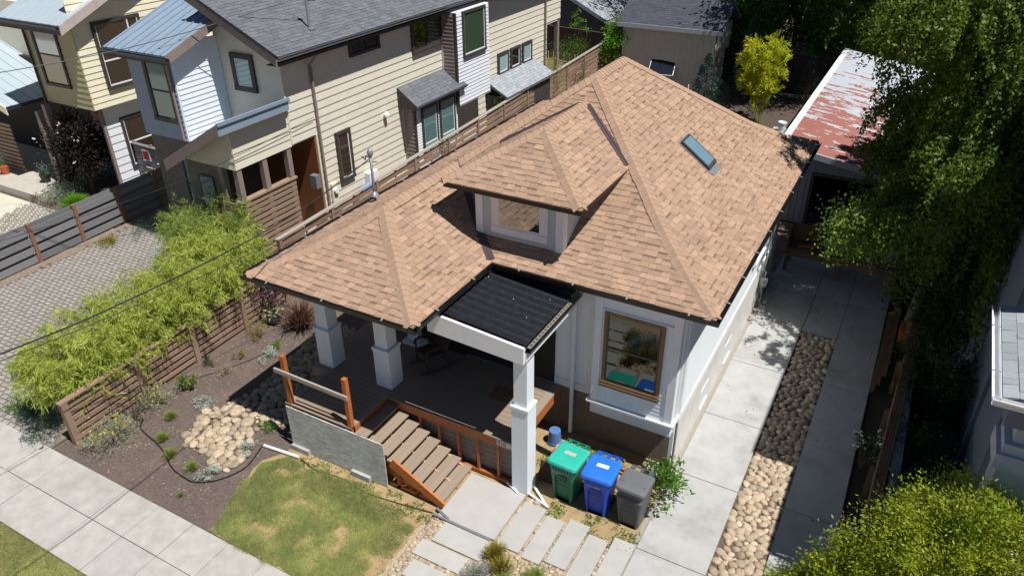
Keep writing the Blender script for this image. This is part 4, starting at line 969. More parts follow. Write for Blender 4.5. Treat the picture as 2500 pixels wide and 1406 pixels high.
# windows on the right wall
wf = dict(th=.08, off=.0)
window(n1, 'x', NX, 18.35, 19.1, 1.6, 3.38, 1, m_trim, g_brown, fw=.11, sash=m_sash, **wf)
window(n1, 'x', NX, 19.55, 21.15, 5.62, 6.16, 1, m_trim, g_dark, fw=.1, vs=(.55,), **wf)
window(n1, 'x', NX, 23.05, 25.0, 4.95, 6.17, 1, m_trim, [g_dark, g_green], fw=.11, vs=(.5,), sash=m_trim, **wf)
for a, b, g in ((29.35, 30.3, g_pale), (30.5, 31.45, g_dark), (31.65, 32.6, g_pale)):
    window(n1, 'x', NX, a, b, 2.68, 3.66, 1, m_trim, g, fw=.11, sash=m_sash, **wf)
# small window in the gable
window(n1, 'y', NY0+.01, -18.98, -18.05, 5.1, 6.25, -1, m_trim, g_pale, fw=.15, th=.08, sash=m_sash)
# oriel with the big green window
ob = box('oriel', NX-.02, -16.3, 25.0, 27.5, 2.55, 6.17, m_gbox, n1)
lap(ob, 'x', -16.3, 25.06, 27.46, 2.62, 6.15, 1, .14, m_gbox); lap(ob, 'y', 25.0, NX+.1, -16.4, 2.62, 6.15, -1, .14, m_barge)
MB().box(-16.4, -16.28, 24.98, 25.06, 2.54, 6.16).build('corner_trim', m_trim, ob)
window(n1, 'x', -16.28, 25.42, 27.15, 4.4, 6.15, 1, m_trim, g_green, fw=.1, th=.07, sash=m_sash)
# bay with little shingled roof and two windows
by_ = box('bay', NX-.02, -16.45, 22.2, 25.1, .6, 3.3, m_gbox, n1)
lap(by_, 'x', -16.45, 22.25, 25.05, .65, 3.3, 1, .11, m_gbox); lap(by_, 'y', 22.2, NX+.05, -16.5, .65, 3.3, -1, .16, m_barge)
MB().box(-16.55, -16.43, 22.18, 22.26, .6, 3.3).build('corner_trim', m_trim, by_)
window(n1, 'x', -16.43, 22.55, 23.6, 1.1, 3.15, 1, m_trim, [g_pale, g_teal], fw=.1, th=.07, hs=(.3,), sash=m_sash); window(n1, 'x', -16.43, 23.75, 24.85, 1.1, 3.15, 1, m_trim, [g_pale, g_teal], fw=.1, th=.07, hs=(.3,), sash=m_sash)
bl = math.hypot(.85, .62)
br = MB(); br.prism([(-17.0, 21.95, 4.0), (-16.15, 21.95, 3.4), (-16.15, 21.95, 3.28), (-17.0, 21.95, 3.3)], (0, 3.45, 0)); bro = br.build('bay_roof', m_trim, n1)
tabs(bro, (-16.14, 21.95, 3.405), (0, 1, 0), Vector((-.85, 0, .6)).normalized(), 3.45, 1.03, .142, m_gshin)
gutter(n1, (-16.14, 21.95), (-16.14, 25.4), (1, 0), M('gutter_grey', srgb(150, 154, 160), .35, metal=.4), top=3.42, w=.08, h=.08, hang=9)
# front box on the upper floor
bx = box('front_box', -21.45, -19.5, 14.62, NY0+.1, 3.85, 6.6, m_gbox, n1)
lap(bx, 'y', 14.62, -21.45, -19.52, 3.86, 6.4, -1, .16, M('front_shade_siding', srgb(150, 164, 182), .65, var=.03, scale=4, rnd=.03)); lap(bx, 'x', -19.5, 14.66, NY0, 3.86, 6.7, 1, .16, m_gbox)  # front boards coloured bluer and darker to paint in their shade
window(n1, 'y', 14.6, -20.72, -19.62, 4.4, 6.32, -1, m_trim, g_teal, fw=.13, th=.07, hs=(.5,))
MB().bar((-19.6, 14.53, 3.9), (-19.6, 14.53, 6.2), .06, .06, (0, 1, 0)).build('downspout', m_barge, n1)
v2 = Vector((0, 1, .35)).normalized()
mr_ = MB(); mr_.prism([(-21.85, 14.2, 6.52), (-19.15, 14.2, 6.52), (-19.15, 18.6, 6.52+4.4*.35), (-21.85, 18.6, 6.52+4.4*.35)], (0, 0, .05)); mro = mr_.build('metal_roof', m_metroof, n1)
seams(mro, (-21.85, 14.2, 6.57), (1, 0, 0), v2, 2.7, 4.4, .34, m_metroof, .045)
MB().prism([(-19.14, 14.18, 6.58), (-19.14, 16.4, 6.58+2.22*.35), (-19.14, 16.4, 6.3+2.22*.35), (-19.14, 14.18, 6.3)], (.04, 0, 0)).build('barge_board', m_barge, mro)
MB().box(-21.85, -18.95, 14.16, 14.2, 6.32, 6.52).build('fascia', m_trim, n1)
gutter(n1, (-21.9, 14.16), (-18.95, 14.16), (0, -1), M('gutter_dark', srgb(70, 74, 82), .35, metal=.3), top=6.53, hang=9)
# entry porch: shed roof rising to the right, posts, slat walls
pr = MB(); pr.prism([(-19.35, 13.55, 3.5), (-16.78, 13.55, 4.96), (-16.78, 13.55, 5.11), (-19.35, 13.55, 3.66)], (0, 2.85, 0)); pro = pr.build('porch_roof', m_metroof, n1)
MB().prism([(-19.36, 13.5, 3.32), (-16.73, 13.5, 4.81), (-16.73, 13.5, 5.15), (-19.36, 13.5, 3.67)], (0, .05, 0)).build('barge_board', m_barge, pro)
MB().box(-16.78, -16.72, 13.52, 16.25, 4.8, 5.16).build('metal_fascia', m_metroof, pro); MB().box(-16.72, -16.67, 13.5, 16.26, 5.08, 5.18).build('drip_edge', m_metroof, pro)
pw_ = MB(); pw_.prism([(-19.2, 14.1, 3.55), (NX-.03, 14.1, 3.55), (NX-.03, 14.1, 4.85), (-19.2, 14.1, 3.6)], (0, .12, 0)); pw_.box(NX-.15, NX-.03, 14.22, NY0, 3.55, 4.9); pw_.box(NX-.15, NX-.03, NY0, 17.5, 3.55, 3.62)
pwo = pw_.build('porch_wall', m_tan, n1)
lap(pwo, 'x', NX-.03, 14.1, NY0, 3.55, 4.8, 1, .25, m_tan); lap(pwo, 'y', 14.1, -18.9, NX, 3.55, 4.8, -1, .25, m_tan, lim=lambda z: (max(-18.9, -16.95-(4.9-z)*1.75), NX))
for x, y in ((NX-.12, 14.2), (NX-.12, 15.22), (NX-.12, 16.25), (NX-.75, 14.2)): box('porch_post', x-.09, x+.09, y-.09, y+.09, .1, 3.55, m_barge, n1)
for k in range(13):
    z = .15+k*.18; ubox('slat', NX-.06, NX-.02, 14.1, 16.35, z, z+.115, m_slatwall, n1)
    ubox('slat', NX-1.0, NX-.062, 14.06, 14.098, z, z+.125, m_slatwall, n1)
box('slat_backing', NX-.12, NX-.08, 14.3, 16.15, .1, 2.4, m_trim, n1)
MB().box(NX-.2, NX+.02, 14.0, 16.4, 2.5, 2.56).build('rail_cap', m_slatwall, n1)
box('cedar_door_wall', -19.38, NX-.04, 17.44, 17.495, 0, 3.55, m_cedarwall, n1); box('porch_back_wall', -19.42, -19.36, 14.3, 17.44, 0, 3.6, m_trim, n1)
box('porch_panel', -19.3, -17.85, 14.2, 14.28, 0, 3.56, m_conwall, n1); window(n1, 'y', 14.2, -18.85, -18.2, .3, 3.1, -1, m_trim, g_teal, fw=.05, th=.04, hs=(.62,)); box('porch_floor', -19.4, NX-.05, 14.15, 17.44, .0, .2, m_conc, n1)
MB().box(NX-.16, NX+.1, 17.1, 17.32, 1.85, 2.3).build('wall_lantern', m_galv, n1)
# panel wall below the box, with a tall window
pnl = box('panel_wall', -22.3, -19.9, 15.35, 16.5, 0, 3.84, m_conwall, n1); window(n1, 'y', 15.33, -21.0, -20.2, .3, 3.0, -1, m_trim, g_teal, fw=.07, th=.06, hs=(.62,))
# things on the wall
mtr = thing('electric_meter', 'round white electric meter in a pale box on the tan wall', 'meter', (NX+.03, 17.95, 0))
MB().box(-.02, .06, -.14, .14, .7, 1.75).build('box', m_tan, mtr); mb = MB(); mb.tube([(.06, 0, 1.5), (.16, 0, 1.5)], .1, 14); mb.build('dial', m_white, mtr)
tag(MB().lathe([(.05, 0), (.1, .04), (.1, .12), (.06, .2)], (NX+.1, 21.1, 3.15), 12).build('wall_vent', m_white), 'white dome vent on the tan wall', 'vent')
tag(MB().box(NX+.0, NX+.22, 19.65, 20.15, 1.0, 1.5).build('utility_box', m_white), 'white utility box low on the tan wall', 'box')
tag(MB().prism([(NX+.15, 19.0, 1.12), (NX+.5, 19.1, 1.05), (NX+.5, 19.9, 1.02), (NX+.1, 19.9, 1.2)], (0, 0, .03)).build('tarp', M('blue_tarp', srgb(60, 130, 200), .5)), 'folded blue tarp below the white utility box', 'tarp')
tag(MB().box(NX+.2, NX+.55, 18.6, 20.3, .1, 1.0).build('crate_stand', m_slatwall), 'grey brown stand under the blue tarp', 'stand')
# roof mast and vents
rm_ = thing('roof_mast', 'grey service mast standing on the charcoal roof', 'mast', (-17.2, 18.1, 6.78))
MB().tube([(0, 0, 0), (0, 0, 1.15)], .035, 8).build('pipe', m_galv, rm_); mb = MB(); mb.lathe([(.03, 1.05), (.09, 1.12), (.05, 1.22), (.01, 1.24)], n=10); mb.build('weather_head', m_galv, rm_); MB().box(-.12, .16, -.12, .12, -.03, .03).build('boot', m_galv, rm_)
MB().tube([(0, 0, .85), (.15, .1, .95), (.1, .3, .8), (-.1, .2, .8), (0, 0, .95)], .012, 5).build('drip_loop', m_black, rm_)
for yy, xx in ((20.9, -18.6), (22.6, -19.0)):
    zz = 6.48+(-16.5-xx)*.473; tag(MB().prism([(xx-.2, yy, zz+.1), (xx+.2, yy, zz-.09), (xx+.2, yy, zz+.0), (xx-.1, yy, zz+.2)], (0, .35, 0)).build('roof_vent', m_black), 'black box vent on the charcoal roof' + (', nearer the mast' if yy < 22 else ', farther from the mast'), 'vent')
# lean-to against the right wall and rear porch post
lt = thing('lean_to_shed', 'small grey shingled lean-to against the tan wall', 'shed', (NX, 28.2, 0))
MB().prism([(.02, 0, 2.75), (1.15, 0, 2.15), (1.15, 0, 2.05), (.02, 0, 2.65)], (0, 4.6, 0)).build('roof', m_gshin, lt); tabs(lt, (NX*0+1.16, 0, 2.155), (0, 1, 0), Vector((-1.13, 0, .6)).normalized(), 4.6, 1.26, .142, M('grey_shingle', srgb(136, 142, 148), .9, col2=srgb(160, 166, 170), scale=30, attr=.3))
MB().box(.03, 1.0, .1, 4.5, 0, 2.1).build('wall', m_trim, lt)
MB().box(1.0, 1.03, .3, 1.2, .1, 1.9).build('door', m_barge, lt)
box('rear_post', NX-.22, NX-.03, 35.55, 35.75, 0, 4.05, m_barge, n1)
# ---- house two: cream, with projecting upper box
n2 = thing('cream_house', 'cream yellow house with projecting upper box at the far left', 'house')
CX = -26.0
cw = MB(); cw.box(-28.9, CX-.03, 15.93, 26, 3.52, 6.5); cw.box(-28.6, -26.4, 17.4, 26, 0, 3.52); cw.box(-46, -28.9, 17.8, 26, 0, 6.5); cw.prism([(-28.9, 15.95, 6.5), (-28.9, 26, 6.5), (-28.9, 26, 9.0), (-28.9, 17, 6.9)], (2.86, 0, 0)); cwo = cw.build('wall', m_tan2, n2)
lap(cwo, 'x', CX-.03, 15.95, 22, 3.52, 8.2, 1, .21, m_tan2); lap(cwo, 'y', 15.93, -28.9, CX, 3.52, 6.5, -1, .21, M('olive_cream', srgb(176, 168, 132), .7, var=.04, scale=3)); 
lap(cwo, 'x', -26.4, 16.4, 22, 0.0, 3.5, 1, .3, m_gbox)
MB().box(-26.46, -26.36, 16.3, 16.42, 0, 3.5).build('corner_trim', m_barge, n2)
window(n2, 'y', 15.92, -28.35, -26.9, 4.2, 6.38, -1, m_trim, [glass('glass_tan', srgb(128, 104, 74), .1, .02), g_sky], fw=.11, th=.07, hs=(.52,)); window(n2, 'x', CX, 16.65, 18.6, 4.1, 6.45, 1, m_trim, g_brown, fw=.11, th=.07, hs=(.42,), vs=(.72,), sash=m_sash)
window(n2, 'x', -26.4, 17.0, 19.4, .9, 2.9, 1, m_trim, g_brown, fw=.11, th=.07, hs=(.5,), sash=m_sash)
v3 = Vector((0, math.cos(.39), math.sin(.39)))
r2 = MB(); r2.prism([(-29.3, 15.35, 6.55), (-25.62, 15.35, 6.55), (-25.62, 22, 6.55+6.65*.411), (-29.3, 22, 6.55+6.65*.411)], (0, 0, .05)); r2o = r2.build('metal_roof', m_metroof2, n2); seams(r2o, (-29.3, 15.35, 6.6), (1, 0, 0), v3, 3.68, 7.1, .42, m_metroof2, .02)
MB().prism([(-25.62, 15.3, 6.62), (-25.62, 22, 6.62+6.7*.411), (-25.62, 22, 6.3+6.7*.411), (-25.62, 15.3, 6.3)], (.05, 0, 0)).build('barge_board', M('pale_barge', srgb(186, 174, 168), .7), r2o)
MB().box(-29.3, -25.64, 15.3, 15.35, 6.3, 6.56).build('fascia', m_trim, n2); gutter(n2, (-29.35, 15.3), (-25.62, 15.3), (0, -1), M('gutter_dark', srgb(70, 74, 82), .35), top=6.57, hang=9)
MB().tube([(-29.15, 15.5, 6.4), (-28.75, 15.85, 6.15), (-28.75, 15.85, 3.4)], .045, 8).build('downspout', m_trim, n2)
v4 = Vector((-1, 0, .36)).normalized()
r3 = MB(); r3.prism([(-29.95, 15.0, 3.3), (-37.5, 15.0, 6.0), (-37.5, 15.0, 6.06), (-29.95, 15.0, 3.36)], (0, 7, 0)); r3o = r3.build('lower_metal_roof', m_metroof2, n2); seams(r3o, (-29.95, 15.0, 3.36), (0, 1, 0), v4, 7, 8, .42, m_metroof2, .02)
gutter(n2, (-29.94, 14.98), (-29.94, 22), (1, 0), M('gutter_dark', srgb(70, 74, 82), .35), top=3.36, hang=30)
MB().prism([(-29.95, 14.95, 3.05), (-37.5, 14.95, 5.75), (-37.5, 14.95, 6.05), (-29.95, 14.95, 3.35)], (0, .05, 0)).build('barge_board', m_tan2, r3o)
for x in (-29.2, -28.62): box('porch_post', x, x+.2, 15.55, 15.75, .28, 3.5 if x > -29 else 3.15, m_barge, n2)
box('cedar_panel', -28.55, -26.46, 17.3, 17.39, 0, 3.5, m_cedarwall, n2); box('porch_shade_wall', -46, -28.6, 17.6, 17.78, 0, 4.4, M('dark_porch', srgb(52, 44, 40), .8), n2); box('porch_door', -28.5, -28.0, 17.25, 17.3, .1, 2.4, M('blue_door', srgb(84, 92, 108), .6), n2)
for k in range(12): ubox('slat', -33.4, -31.3, 15.55, 15.6, .32+k*.17, .44+k*.17, m_slatwall, n2)
# gate between the cream house and the grey fence
gt = thing('board_gate', 'dark weathered board gate beside the cream house', 'gate', (-26.3, 17.2, 0), rad(-2))
for k in range(6): ubox('board', 0, 2.0, 0, .03, .2+k*.27, .42+k*.27, m_gfence, gt)
for x in (-.02, 1.0, 1.95): ubox('gate_post', x, x+.09, .031, .1, .05, 1.95, m_gfence, gt)
ubox('gate_rail', -.05, 2.05, -.04, .12, 1.83, 1.88, m_gfence, gt)
sg_ = thing('warning_sign', 'small red sign with white border on the board gate', 'sign', (-25.75, 17.14, 1.3))
MB().box(0, .4, 0, .02, 0, .42).build('board', m_white, sg_); MB().box(.03, .37, -.006, -.001, .03, .39).build('red_panel', M('sign_red', srgb(196, 34, 40), .5), sg_)
ln = MB()
for k, (a, b) in enumerate(((.07, .33), (.09, .3), (.07, .33))): ln.box(a, b, -.011, -.007, .09+k*.1, .13+k*.1)
ln.build('lettering', M('sign_dark', srgb(70, 14, 18), .6), sg_)
# ---------------------------------------------------------------- garage behind the driveway
ga_ = thing('garage', 'garage with peeling red and white corrugated metal roof behind the driveway', 'garage')
def gz(x): return 2.7-.145*(x+2.63)
m_rust = M('peeling_red_metal', srgb(206, 212, 220), .45, var=.06, scale=3, metal=.1)
nt = m_rust.node_tree; N = nt.nodes; L = nt.links
tc = N.new('ShaderNodeTexCoord'); mp = N.new('ShaderNodeMapping'); mp.inputs['Scale'].default_value = (.5, 9.5, 1); L.new(tc.outputs['Object'], mp.inputs[0])
sp = N.new('ShaderNodeSeparateXYZ'); L.new(tc.outputs['Object'], sp.inputs[0])
sn = N.new('ShaderNodeMath'); sn.operation = 'SNAP'; sn.inputs[1].default_value = .105; L.new(sp.outputs[1], sn.inputs[0])
sm = N.new('ShaderNodeMath'); sm.operation = 'MULTIPLY'; sm.inputs[1].default_value = 3.7; L.new(sn.outputs[0], sm.inputs[0])
sxm = N.new('ShaderNodeMath'); sxm.operation = 'MULTIPLY'; sxm.inputs[1].default_value = .75; L.new(sp.outputs[0], sxm.inputs[0])
cb = N.new('ShaderNodeCombineXYZ'); L.new(sxm.outputs[0], cb.inputs[0]); L.new(sm.outputs[0], cb.inputs[1])
nz = N.new('ShaderNodeTexNoise'); nz.inputs['Scale'].default_value = .9; nz.inputs['Detail'].default_value = 7; nz.inputs['Roughness'].default_value = .65; L.new(cb.outputs[0], nz.inputs['Vector'])
gr_ = N.new('ShaderNodeMapRange'); gr_.inputs[1].default_value = 26; gr_.inputs[2].default_value = 38; gr_.inputs[3].default_value = .13; gr_.inputs[4].default_value = -.09; L.new(sp.outputs[1], gr_.inputs[0])
ad = N.new('ShaderNodeMath'); L.new(nz.outputs[0], ad.inputs[0]); L.new(gr_.outputs[0], ad.inputs[1])
th_ = N.new('ShaderNodeMapRange'); th_.inputs[1].default_value = .5; th_.inputs[2].default_value = .53; L.new(ad.outputs[0], th_.inputs[0])
mx = N.new('ShaderNodeMix'); mx.data_type = 'RGBA'; L.new(th_.outputs[0], mx.inputs[0]); mx.inputs[6].default_value = (*srgb(164, 170, 178), 1); mx.inputs[7].default_value = (*srgb(142, 86, 74), 1)
L.new(mx.outputs[2], N['Principled BSDF'].inputs['Base Color'])
gr2 = MB(); yy = 25.7; i = 0; prof_g = (0, .03, .045, .03, 0, 0)
while yy < 40.8:
    a, b = prof_g[i % 6], prof_g[(i+1) % 6]; st_ = .035
    gr2.poly([(-3.8, yy, gz(-3.8)+a), (4, yy, gz(4)+a), (4, yy+st_, gz(4)+b), (-3.8, yy+st_, gz(-3.8)+b)]); yy += st_; i += 1
gro = gr2.build('roof', m_rust, ga_)
MB().prism([(-1.62, 25.7, gz(-1.6)+.05), (-1.58, 25.7, gz(-1.6)+.047), (-1.58, 25.7, gz(-1.6)+.052), (-1.62, 25.7, gz(-1.6)+.058)], (0, 15, 0)).build('sheet_lap', m_galv, ga_)
MB().prism([(-3.92, 25.66, gz(-3.8)+.05), (-3.7, 25.66, gz(-3.8)+.045), (-3.7, 25.66, gz(-3.8)-.13), (-3.92, 25.66, gz(-3.8)-.13)], (0, 15.2, 0)).build('edge_flashing', m_white, ga_)
MB().prism([(-3.7, 25.62, gz(-3.7)+.03), (4, 25.62, gz(4)+.03), (4, 25.62, gz(4)-.18), (-3.7, 25.62, gz(-3.7)-.18)], (0, .07, 0)).build('front_fascia', M('grey_fascia', srgb(176, 182, 190), .5), ga_)
m_gwall = M('grey_vertical_board', srgb(160, 166, 174), .8, var=.12, scale=5, stretch=(4, 4, .6), rnd=.1)
gwl = MB(); gwl.box(-3.6, -2.62, 26.05, 26.15, 0, 2.7); gwl.box(-2.62, 1.3, 26.05, 26.15, 1.85, 2.3); gwl.box(1.3, 4, 26.05, 26.15, 0, 2.1); gwl.box(-3.6, -3.5, 26.15, 40.5, 0, 2.7); gwl.box(3.9, 4, 26.15, 40.5, 0, 1.6); gwl.box(-3.5, 3.9, 40.4, 40.5, 0, 1.7); gwo = gwl.build('wall', m_gwall, ga_)
x = -3.58
while x < 3.9:
    ubox('board', x, x+.17, 26.02, 26.048, 0 if (x < -2.75 or x > 1.3) else 1.86, gz(x+.17)-.12, m_gwall, gwo); x += .19
box('door_frame', -2.7, -2.6, 25.98, 26.02, 0, 1.95, M('dull_wood', srgb(96, 84, 72), .8), ga_); box('door_head', -2.6, 1.3, 25.98, 26.019, 1.85, 1.95, M('dull_wood', srgb(96, 84, 72), .8), ga_)
box('garage_floor', -3.4, 3.8, 26.1, 40.3, -.02, .02, m_tar, ga_)
# work bench with an open crate in front of it
m_old = M('old_wood', srgb(116, 92, 70), .85, var=.22, scale=6, stretch=(1, 5, 5), rnd=.15)
wb = thing('work_bench', 'rough timber work bench standing across the end of the driveway', 'bench', (-2.65, 22.2, 0))
for k in range(5): ubox('plank', 0, 3.3, .02+k*.17, .18+k*.17, .72, .76, m_old, wb)
for x_, y_ in ((.05, .05), (.05, .75), (1.55, .05), (1.55, .75), (3.15, .05), (3.15, .75)): ubox('leg', x_, x_+.1, y_, y_+.1, .04, .72, m_old, wb)
ubox('apron', 0, 1.5, .0, .018, .58, .71, m_old, wb); ubox('apron', 1.5, 3.3, -.02, .017, .55, .71, m_old, wb)
cr = thing('open_crate', 'open wooden crate lying on the work bench', 'crate', (-2.6, 22.35, .765))
for nm, a in (('back', (0, 1.12, .56, .6, 0, .62)), ('side', (0, .03, .0, .56, 0, .6)), ('side', (1.09, 1.12, .0, .56, 0, .6)), ('base', (.03, 1.09, 0, .56, 0, .02))): box(nm, *a, m_old, cr)
for i_, (a, b) in enumerate((((.3, .15, .05), (.75, .25, .06)), ((.35, .28, .05), (.8, .36, .05)))):
    tag(MB().bar(Vector(a)+Vector((-2.6, 22.35, .765)), Vector(b)+Vector((-2.6, 22.35, .765)), .1, .05).build('wood_offcut', m_cedar), 'red brown wood offcut inside the open crate' + (', front one' if i_ == 0 else ', rear one'), 'wood scrap')
tag(MB().bar((-.9, 22.3, .8), (-.5, 23.0, .8), .12, .06).build('plank_offcut', m_old), 'short grey plank lying on the bench right of the crate', 'plank')
for k, (x_, y0_, y1_) in enumerate(((.62, 16.9, 21.0), (.72, 17.2, 21.4), (.82, 17.6, 21.2))):
    tag(MB().bar((x_, y0_, .09+.04*k), (x_+.05, y1_, .1+.04*k), .09, .045).build('timber_length', m_old), ('outermost', 'middle', 'innermost')[k] + ' long dark timber stacked beside the right driveway strip', 'timber', 'timbers stacked by the driveway')
tag(MB().box(.95, 1.6, 19.4, 20.0, 0, .5).build('wooden_box', m_cedar), 'dark reddish wooden box beside the stacked timbers', 'box')
# ---------------------------------------------------------------- rear: shed, fences, neighbours
sd = thing('garden_shed', 'beige shed with dark shingled roof behind the bungalow', 'shed', (-15.2, 40, 0))
m_beige = M('beige_panel', srgb(206, 202, 188), .8, var=.05, scale=3)
MB().box(0, 5.1, 0, 3.2, 0, 3.3).build('wall', m_beige, sd)
for k in range(17): MB().box(.02+k*.3, .31+k*.3, -.015, -.001, .05, 3.25).build('panel_board', m_beige, sd)
rs = MB(); rs.prism([(-.25, -.3, 3.3), (-.25, 1.6, 4.5), (-.25, 3.5, 3.3), (-.25, 3.5, 3.18), (-.25, 1.6, 4.36), (-.25, -.3, 3.18)], (5.75, 0, 0)); rso = rs.build('roof', m_gshin, sd)
tabs(rso, (-.25, -.31, 3.305), (1, 0, 0), Vector((0, 1.9, 1.2)).normalized(), 5.75, 2.25, .15, M('dark_shingle', srgb(60, 63, 74), .9, col2=srgb(80, 83, 94), scale=30, attr=.3))
MB().box(-.27, 5.52, -.34, -.3, 3.12, 3.34).build('fascia', M('grey_fascia', srgb(176, 182, 190), .5), sd)
def board_fence(name, label, p0, p1, z1, mat, w=.14, gap=.015, hz=False):
    t = thing(name, label, 'fence', (*p0, 0)); dx, dy = p1[0]-p0[0], p1[1]-p0[1]; L = math.hypot(dx, dy); t.rotation_euler = (0, 0, math.atan2(dy, dx))
    if hz:
        n = 9
        for s in range(int(L/2.2)+1): ubox('post', s*2.2-.05, s*2.2+.05, .02, .12, 0, z1+.03, mat, t)
        for k in range(n): ubox('board', 0, L, -.015, .015, .05+k*(z1-.05)/n, .05+(k+1)*(z1-.05)/n-.02, mat, t)
    else:
        x = 0; k = 0
        while x < L: ubox('board', x, x+w, (-.015 if k % 2 else .02), (.01 if k % 2 else .045), .05, z1, mat, t); x += w*.98+gap*4; k += 1
    ubox('cap_rail', -.05, L+.05, -.05, .08, z1+.002, z1+.05, mat, t)
    return t
m_dkf = M('dark_old_fence', srgb(74, 62, 56), .9, var=.2, scale=5, rnd=.15)
board_fence('board_fence', 'dark vertical board fence behind the tan house', (-22, 43.2), (-16.7, 42.4), 2.0, m_dkf)
board_fence('board_fence', 'dark horizontal board fence closing the rear yard', (-10.1, 42.3), (-3.9, 42.3), 1.95, M('dark_red_fence', srgb(64, 48, 42), .9, var=.2, rnd=.15), hz=True)
rh = thing('rear_house', 'grey shingled gable roof house beyond the rear fence', 'house', (0, 0, 0))
MB().prism([(-27, 45.4, 0), (-18.4, 45.4, 0), (-18.4, 45.4, 2.1), (-22.7, 45.4, 4.2), (-27, 45.4, 2.1)], (0, 10, 0)).build('wall', M('slate_wall', srgb(74, 80, 92), .8), rh)
rr_ = MB(); rr_.prism([(-17.9, 45, 2.08), (-22.7, 45, 4.43), (-27.5, 45, 2.08), (-27.5, 45, 1.93), (-22.7, 45, 4.26), (-17.9, 45, 1.93)], (0, 11, 0)); rro = rr_.build('roof', m_gshin, rh)
tabs(rro, (-17.9, 45, 2.09), (0, 1, 0), Vector((-4.8, 0, 2.35)).normalized(), 11, 4.9, .2, M('pale_grey_shingle', srgb(140, 146, 150), .9, col2=srgb(158, 164, 168), scale=30, attr=.25))
MB().prism([(-17.9, 44.94, 2.1), (-22.7, 44.94, 4.46), (-22.7, 44.94, 4.22), (-17.9, 44.94, 1.86)], (0, .05, 0)).build('barge_board', M('blue_grey_barge', srgb(138, 150, 160), .6), rh)
tr_ = thing('rear_pergola', 'weathered timber shelter with stone bench beyond the rear fence', 'pergola', (-7.5, 46, 0))
for x in (.6, 1.7, 2.9): ubox('post', x, x+.22, 0, .2, 0, 1.9, M('grey_timber', srgb(140, 134, 126), .85), tr_)
for k in range(3): ubox('bench_slab', -1.6, .4, .6+k*.5, 1.0+k*.5, .5+k*.25, .62+k*.25, M('pinkish_slab', srgb(182, 160, 146), .85), tr_)
ubox('beam', .4, 3.4, -.02, .22, 1.9, 2.1, m_old, tr_)
sp_ = thing('framed_panel', 'white framed dark glass panel leaning near the beige shed', 'panel', (-13.3, 39.2, 0), rad(8))
MB().prism([(0, 0, .9), (1.3, 0, .9), (1.3, .75, 1.5), (0, .75, 1.5)], (0, -.03, .04)).build('glass', g_dark, sp_)
fr_ = MB(); 
for a, b in (((0, 0, .93), (1.3, 0, .93)), ((0, .75, 1.53), (1.3, .75, 1.53)), ((0, 0, .93), (0, .75, 1.53)), ((1.3, 0, .93), (1.3, .75, 1.53))): fr_.bar(a, b, .06, .05)
fr_.build('frame', m_white, sp_)
for x in (.1, 1.2): MB().bar((x, .4, 0), (x, .4, 1.2), .04, .04).build('leg', m_galv, sp_)
wbk = thing('white_pail', 'white plastic pail standing behind the bungalow', 'pail', (-5.0, 32.9, .95))
mb = MB(); mb.lathe([(.14, 0), (.165, .32), (.185, .33), (.185, .4), (.165, .41), (.16, .36)], n=20); mb.build('body', m_white, wbk); MB().tube([(-.18, 0, .36), (0, -.2, .2), (.18, 0, .36)], .006, 5).build('handle', m_alu, wbk)
tag(box('rear_block', -5.4, -4.4, 32.6, 33.4, 0, .94, m_conc), 'grey concrete block under the white pail', 'block')
tag(MB().tube([(-9.9, 35.2, 0), (-9.9, 35.2, 1.75)], .03, 6).build('white_stake', m_white), 'thin white stake in the rear yard', 'stake')
# ---------------------------------------------------------------- house on the right
rg = thing('right_house', 'white house in shade at the right edge, with low porch roof', 'house')
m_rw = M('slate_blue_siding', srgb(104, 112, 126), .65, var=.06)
MB().box(2.6, 12, 13.2, 32, 0, 7.2).build('wall', m_rw, rg)
lap(rg, 'x', 2.6, 13.2, 32, 1.2, 7.1, -1, .16, m_rw, joined=True)
MB().prism([(2.02, 12.75, 7.3), (7.5, 12.75, 10.6), (12.8, 12.75, 7.3), (12.8, 12.75, 7.1), (2.02, 12.75, 7.1)], (0, 19.5, 0)).build('roof', m_gshin, rg)
lr = MB(); lr.prism([(1.98, 10.45, 5.0), (5.5, 10.45, 6.0), (5.5, 10.45, 5.8), (1.98, 10.45, 4.84)], (0, 2.75, 0)); lro = lr.build('porch_roof', m_gshin, rg)
tabs(lro, (1.98, 10.45, 5.005), (0, 1, 0), Vector((3.52, 0, 1.0)).normalized(), 2.75, 3.6, .2, M('pale_grey_shingle', srgb(140, 146, 150), .9, attr=.25))
gutter(rg, (1.96, 10.4), (1.96, 13.1), (-1, 0), m_white, top=5.03, w=.12, h=.12, hang=.9); gutter(rg, (1.86, 10.42), (6, 10.42), (0, -1), m_white, top=5.03, w=.1)
MB().box(2.12, 5.4, 10.55, 10.7, 4.5, 4.83).build('porch_beam', m_rw, rg)
MB().box(2.12, 2.27, 10.72, 13.1, 4.5, 4.82).build('porch_side_beam', m_rw, rg)
pc = MB(); pc.box(2.4, 2.87, 11.0, 11.45, 3.95, 4.49); pc.box(2.3, 2.97, 10.9, 11.55, 3.78, 3.95); pc.box(2.24, 3.03, 10.84, 11.61, 3.5, 3.78); pc.box(2.34, 2.93, 10.94, 11.5, 0, 3.5); pc.build('porch_pier', M('porch_grey_white', srgb(176, 184, 194), .6), rg)
box('porch_floor', 2.25, 8, 11.3, 13.15, 0, .9, m_conc, rg)
window(rg, 'x', 2.58, 20.5, 22.0, 2.2, 4.0, -1, m_white, g_dark, fw=.12)
for k in range(3): MB().bar((2.54, 15.2+k*4.5, 0), (2.54, 15.2+k*4.5, 7.0), .08, .08, (0, 1, 0)).build('downspout', m_rw, rg)
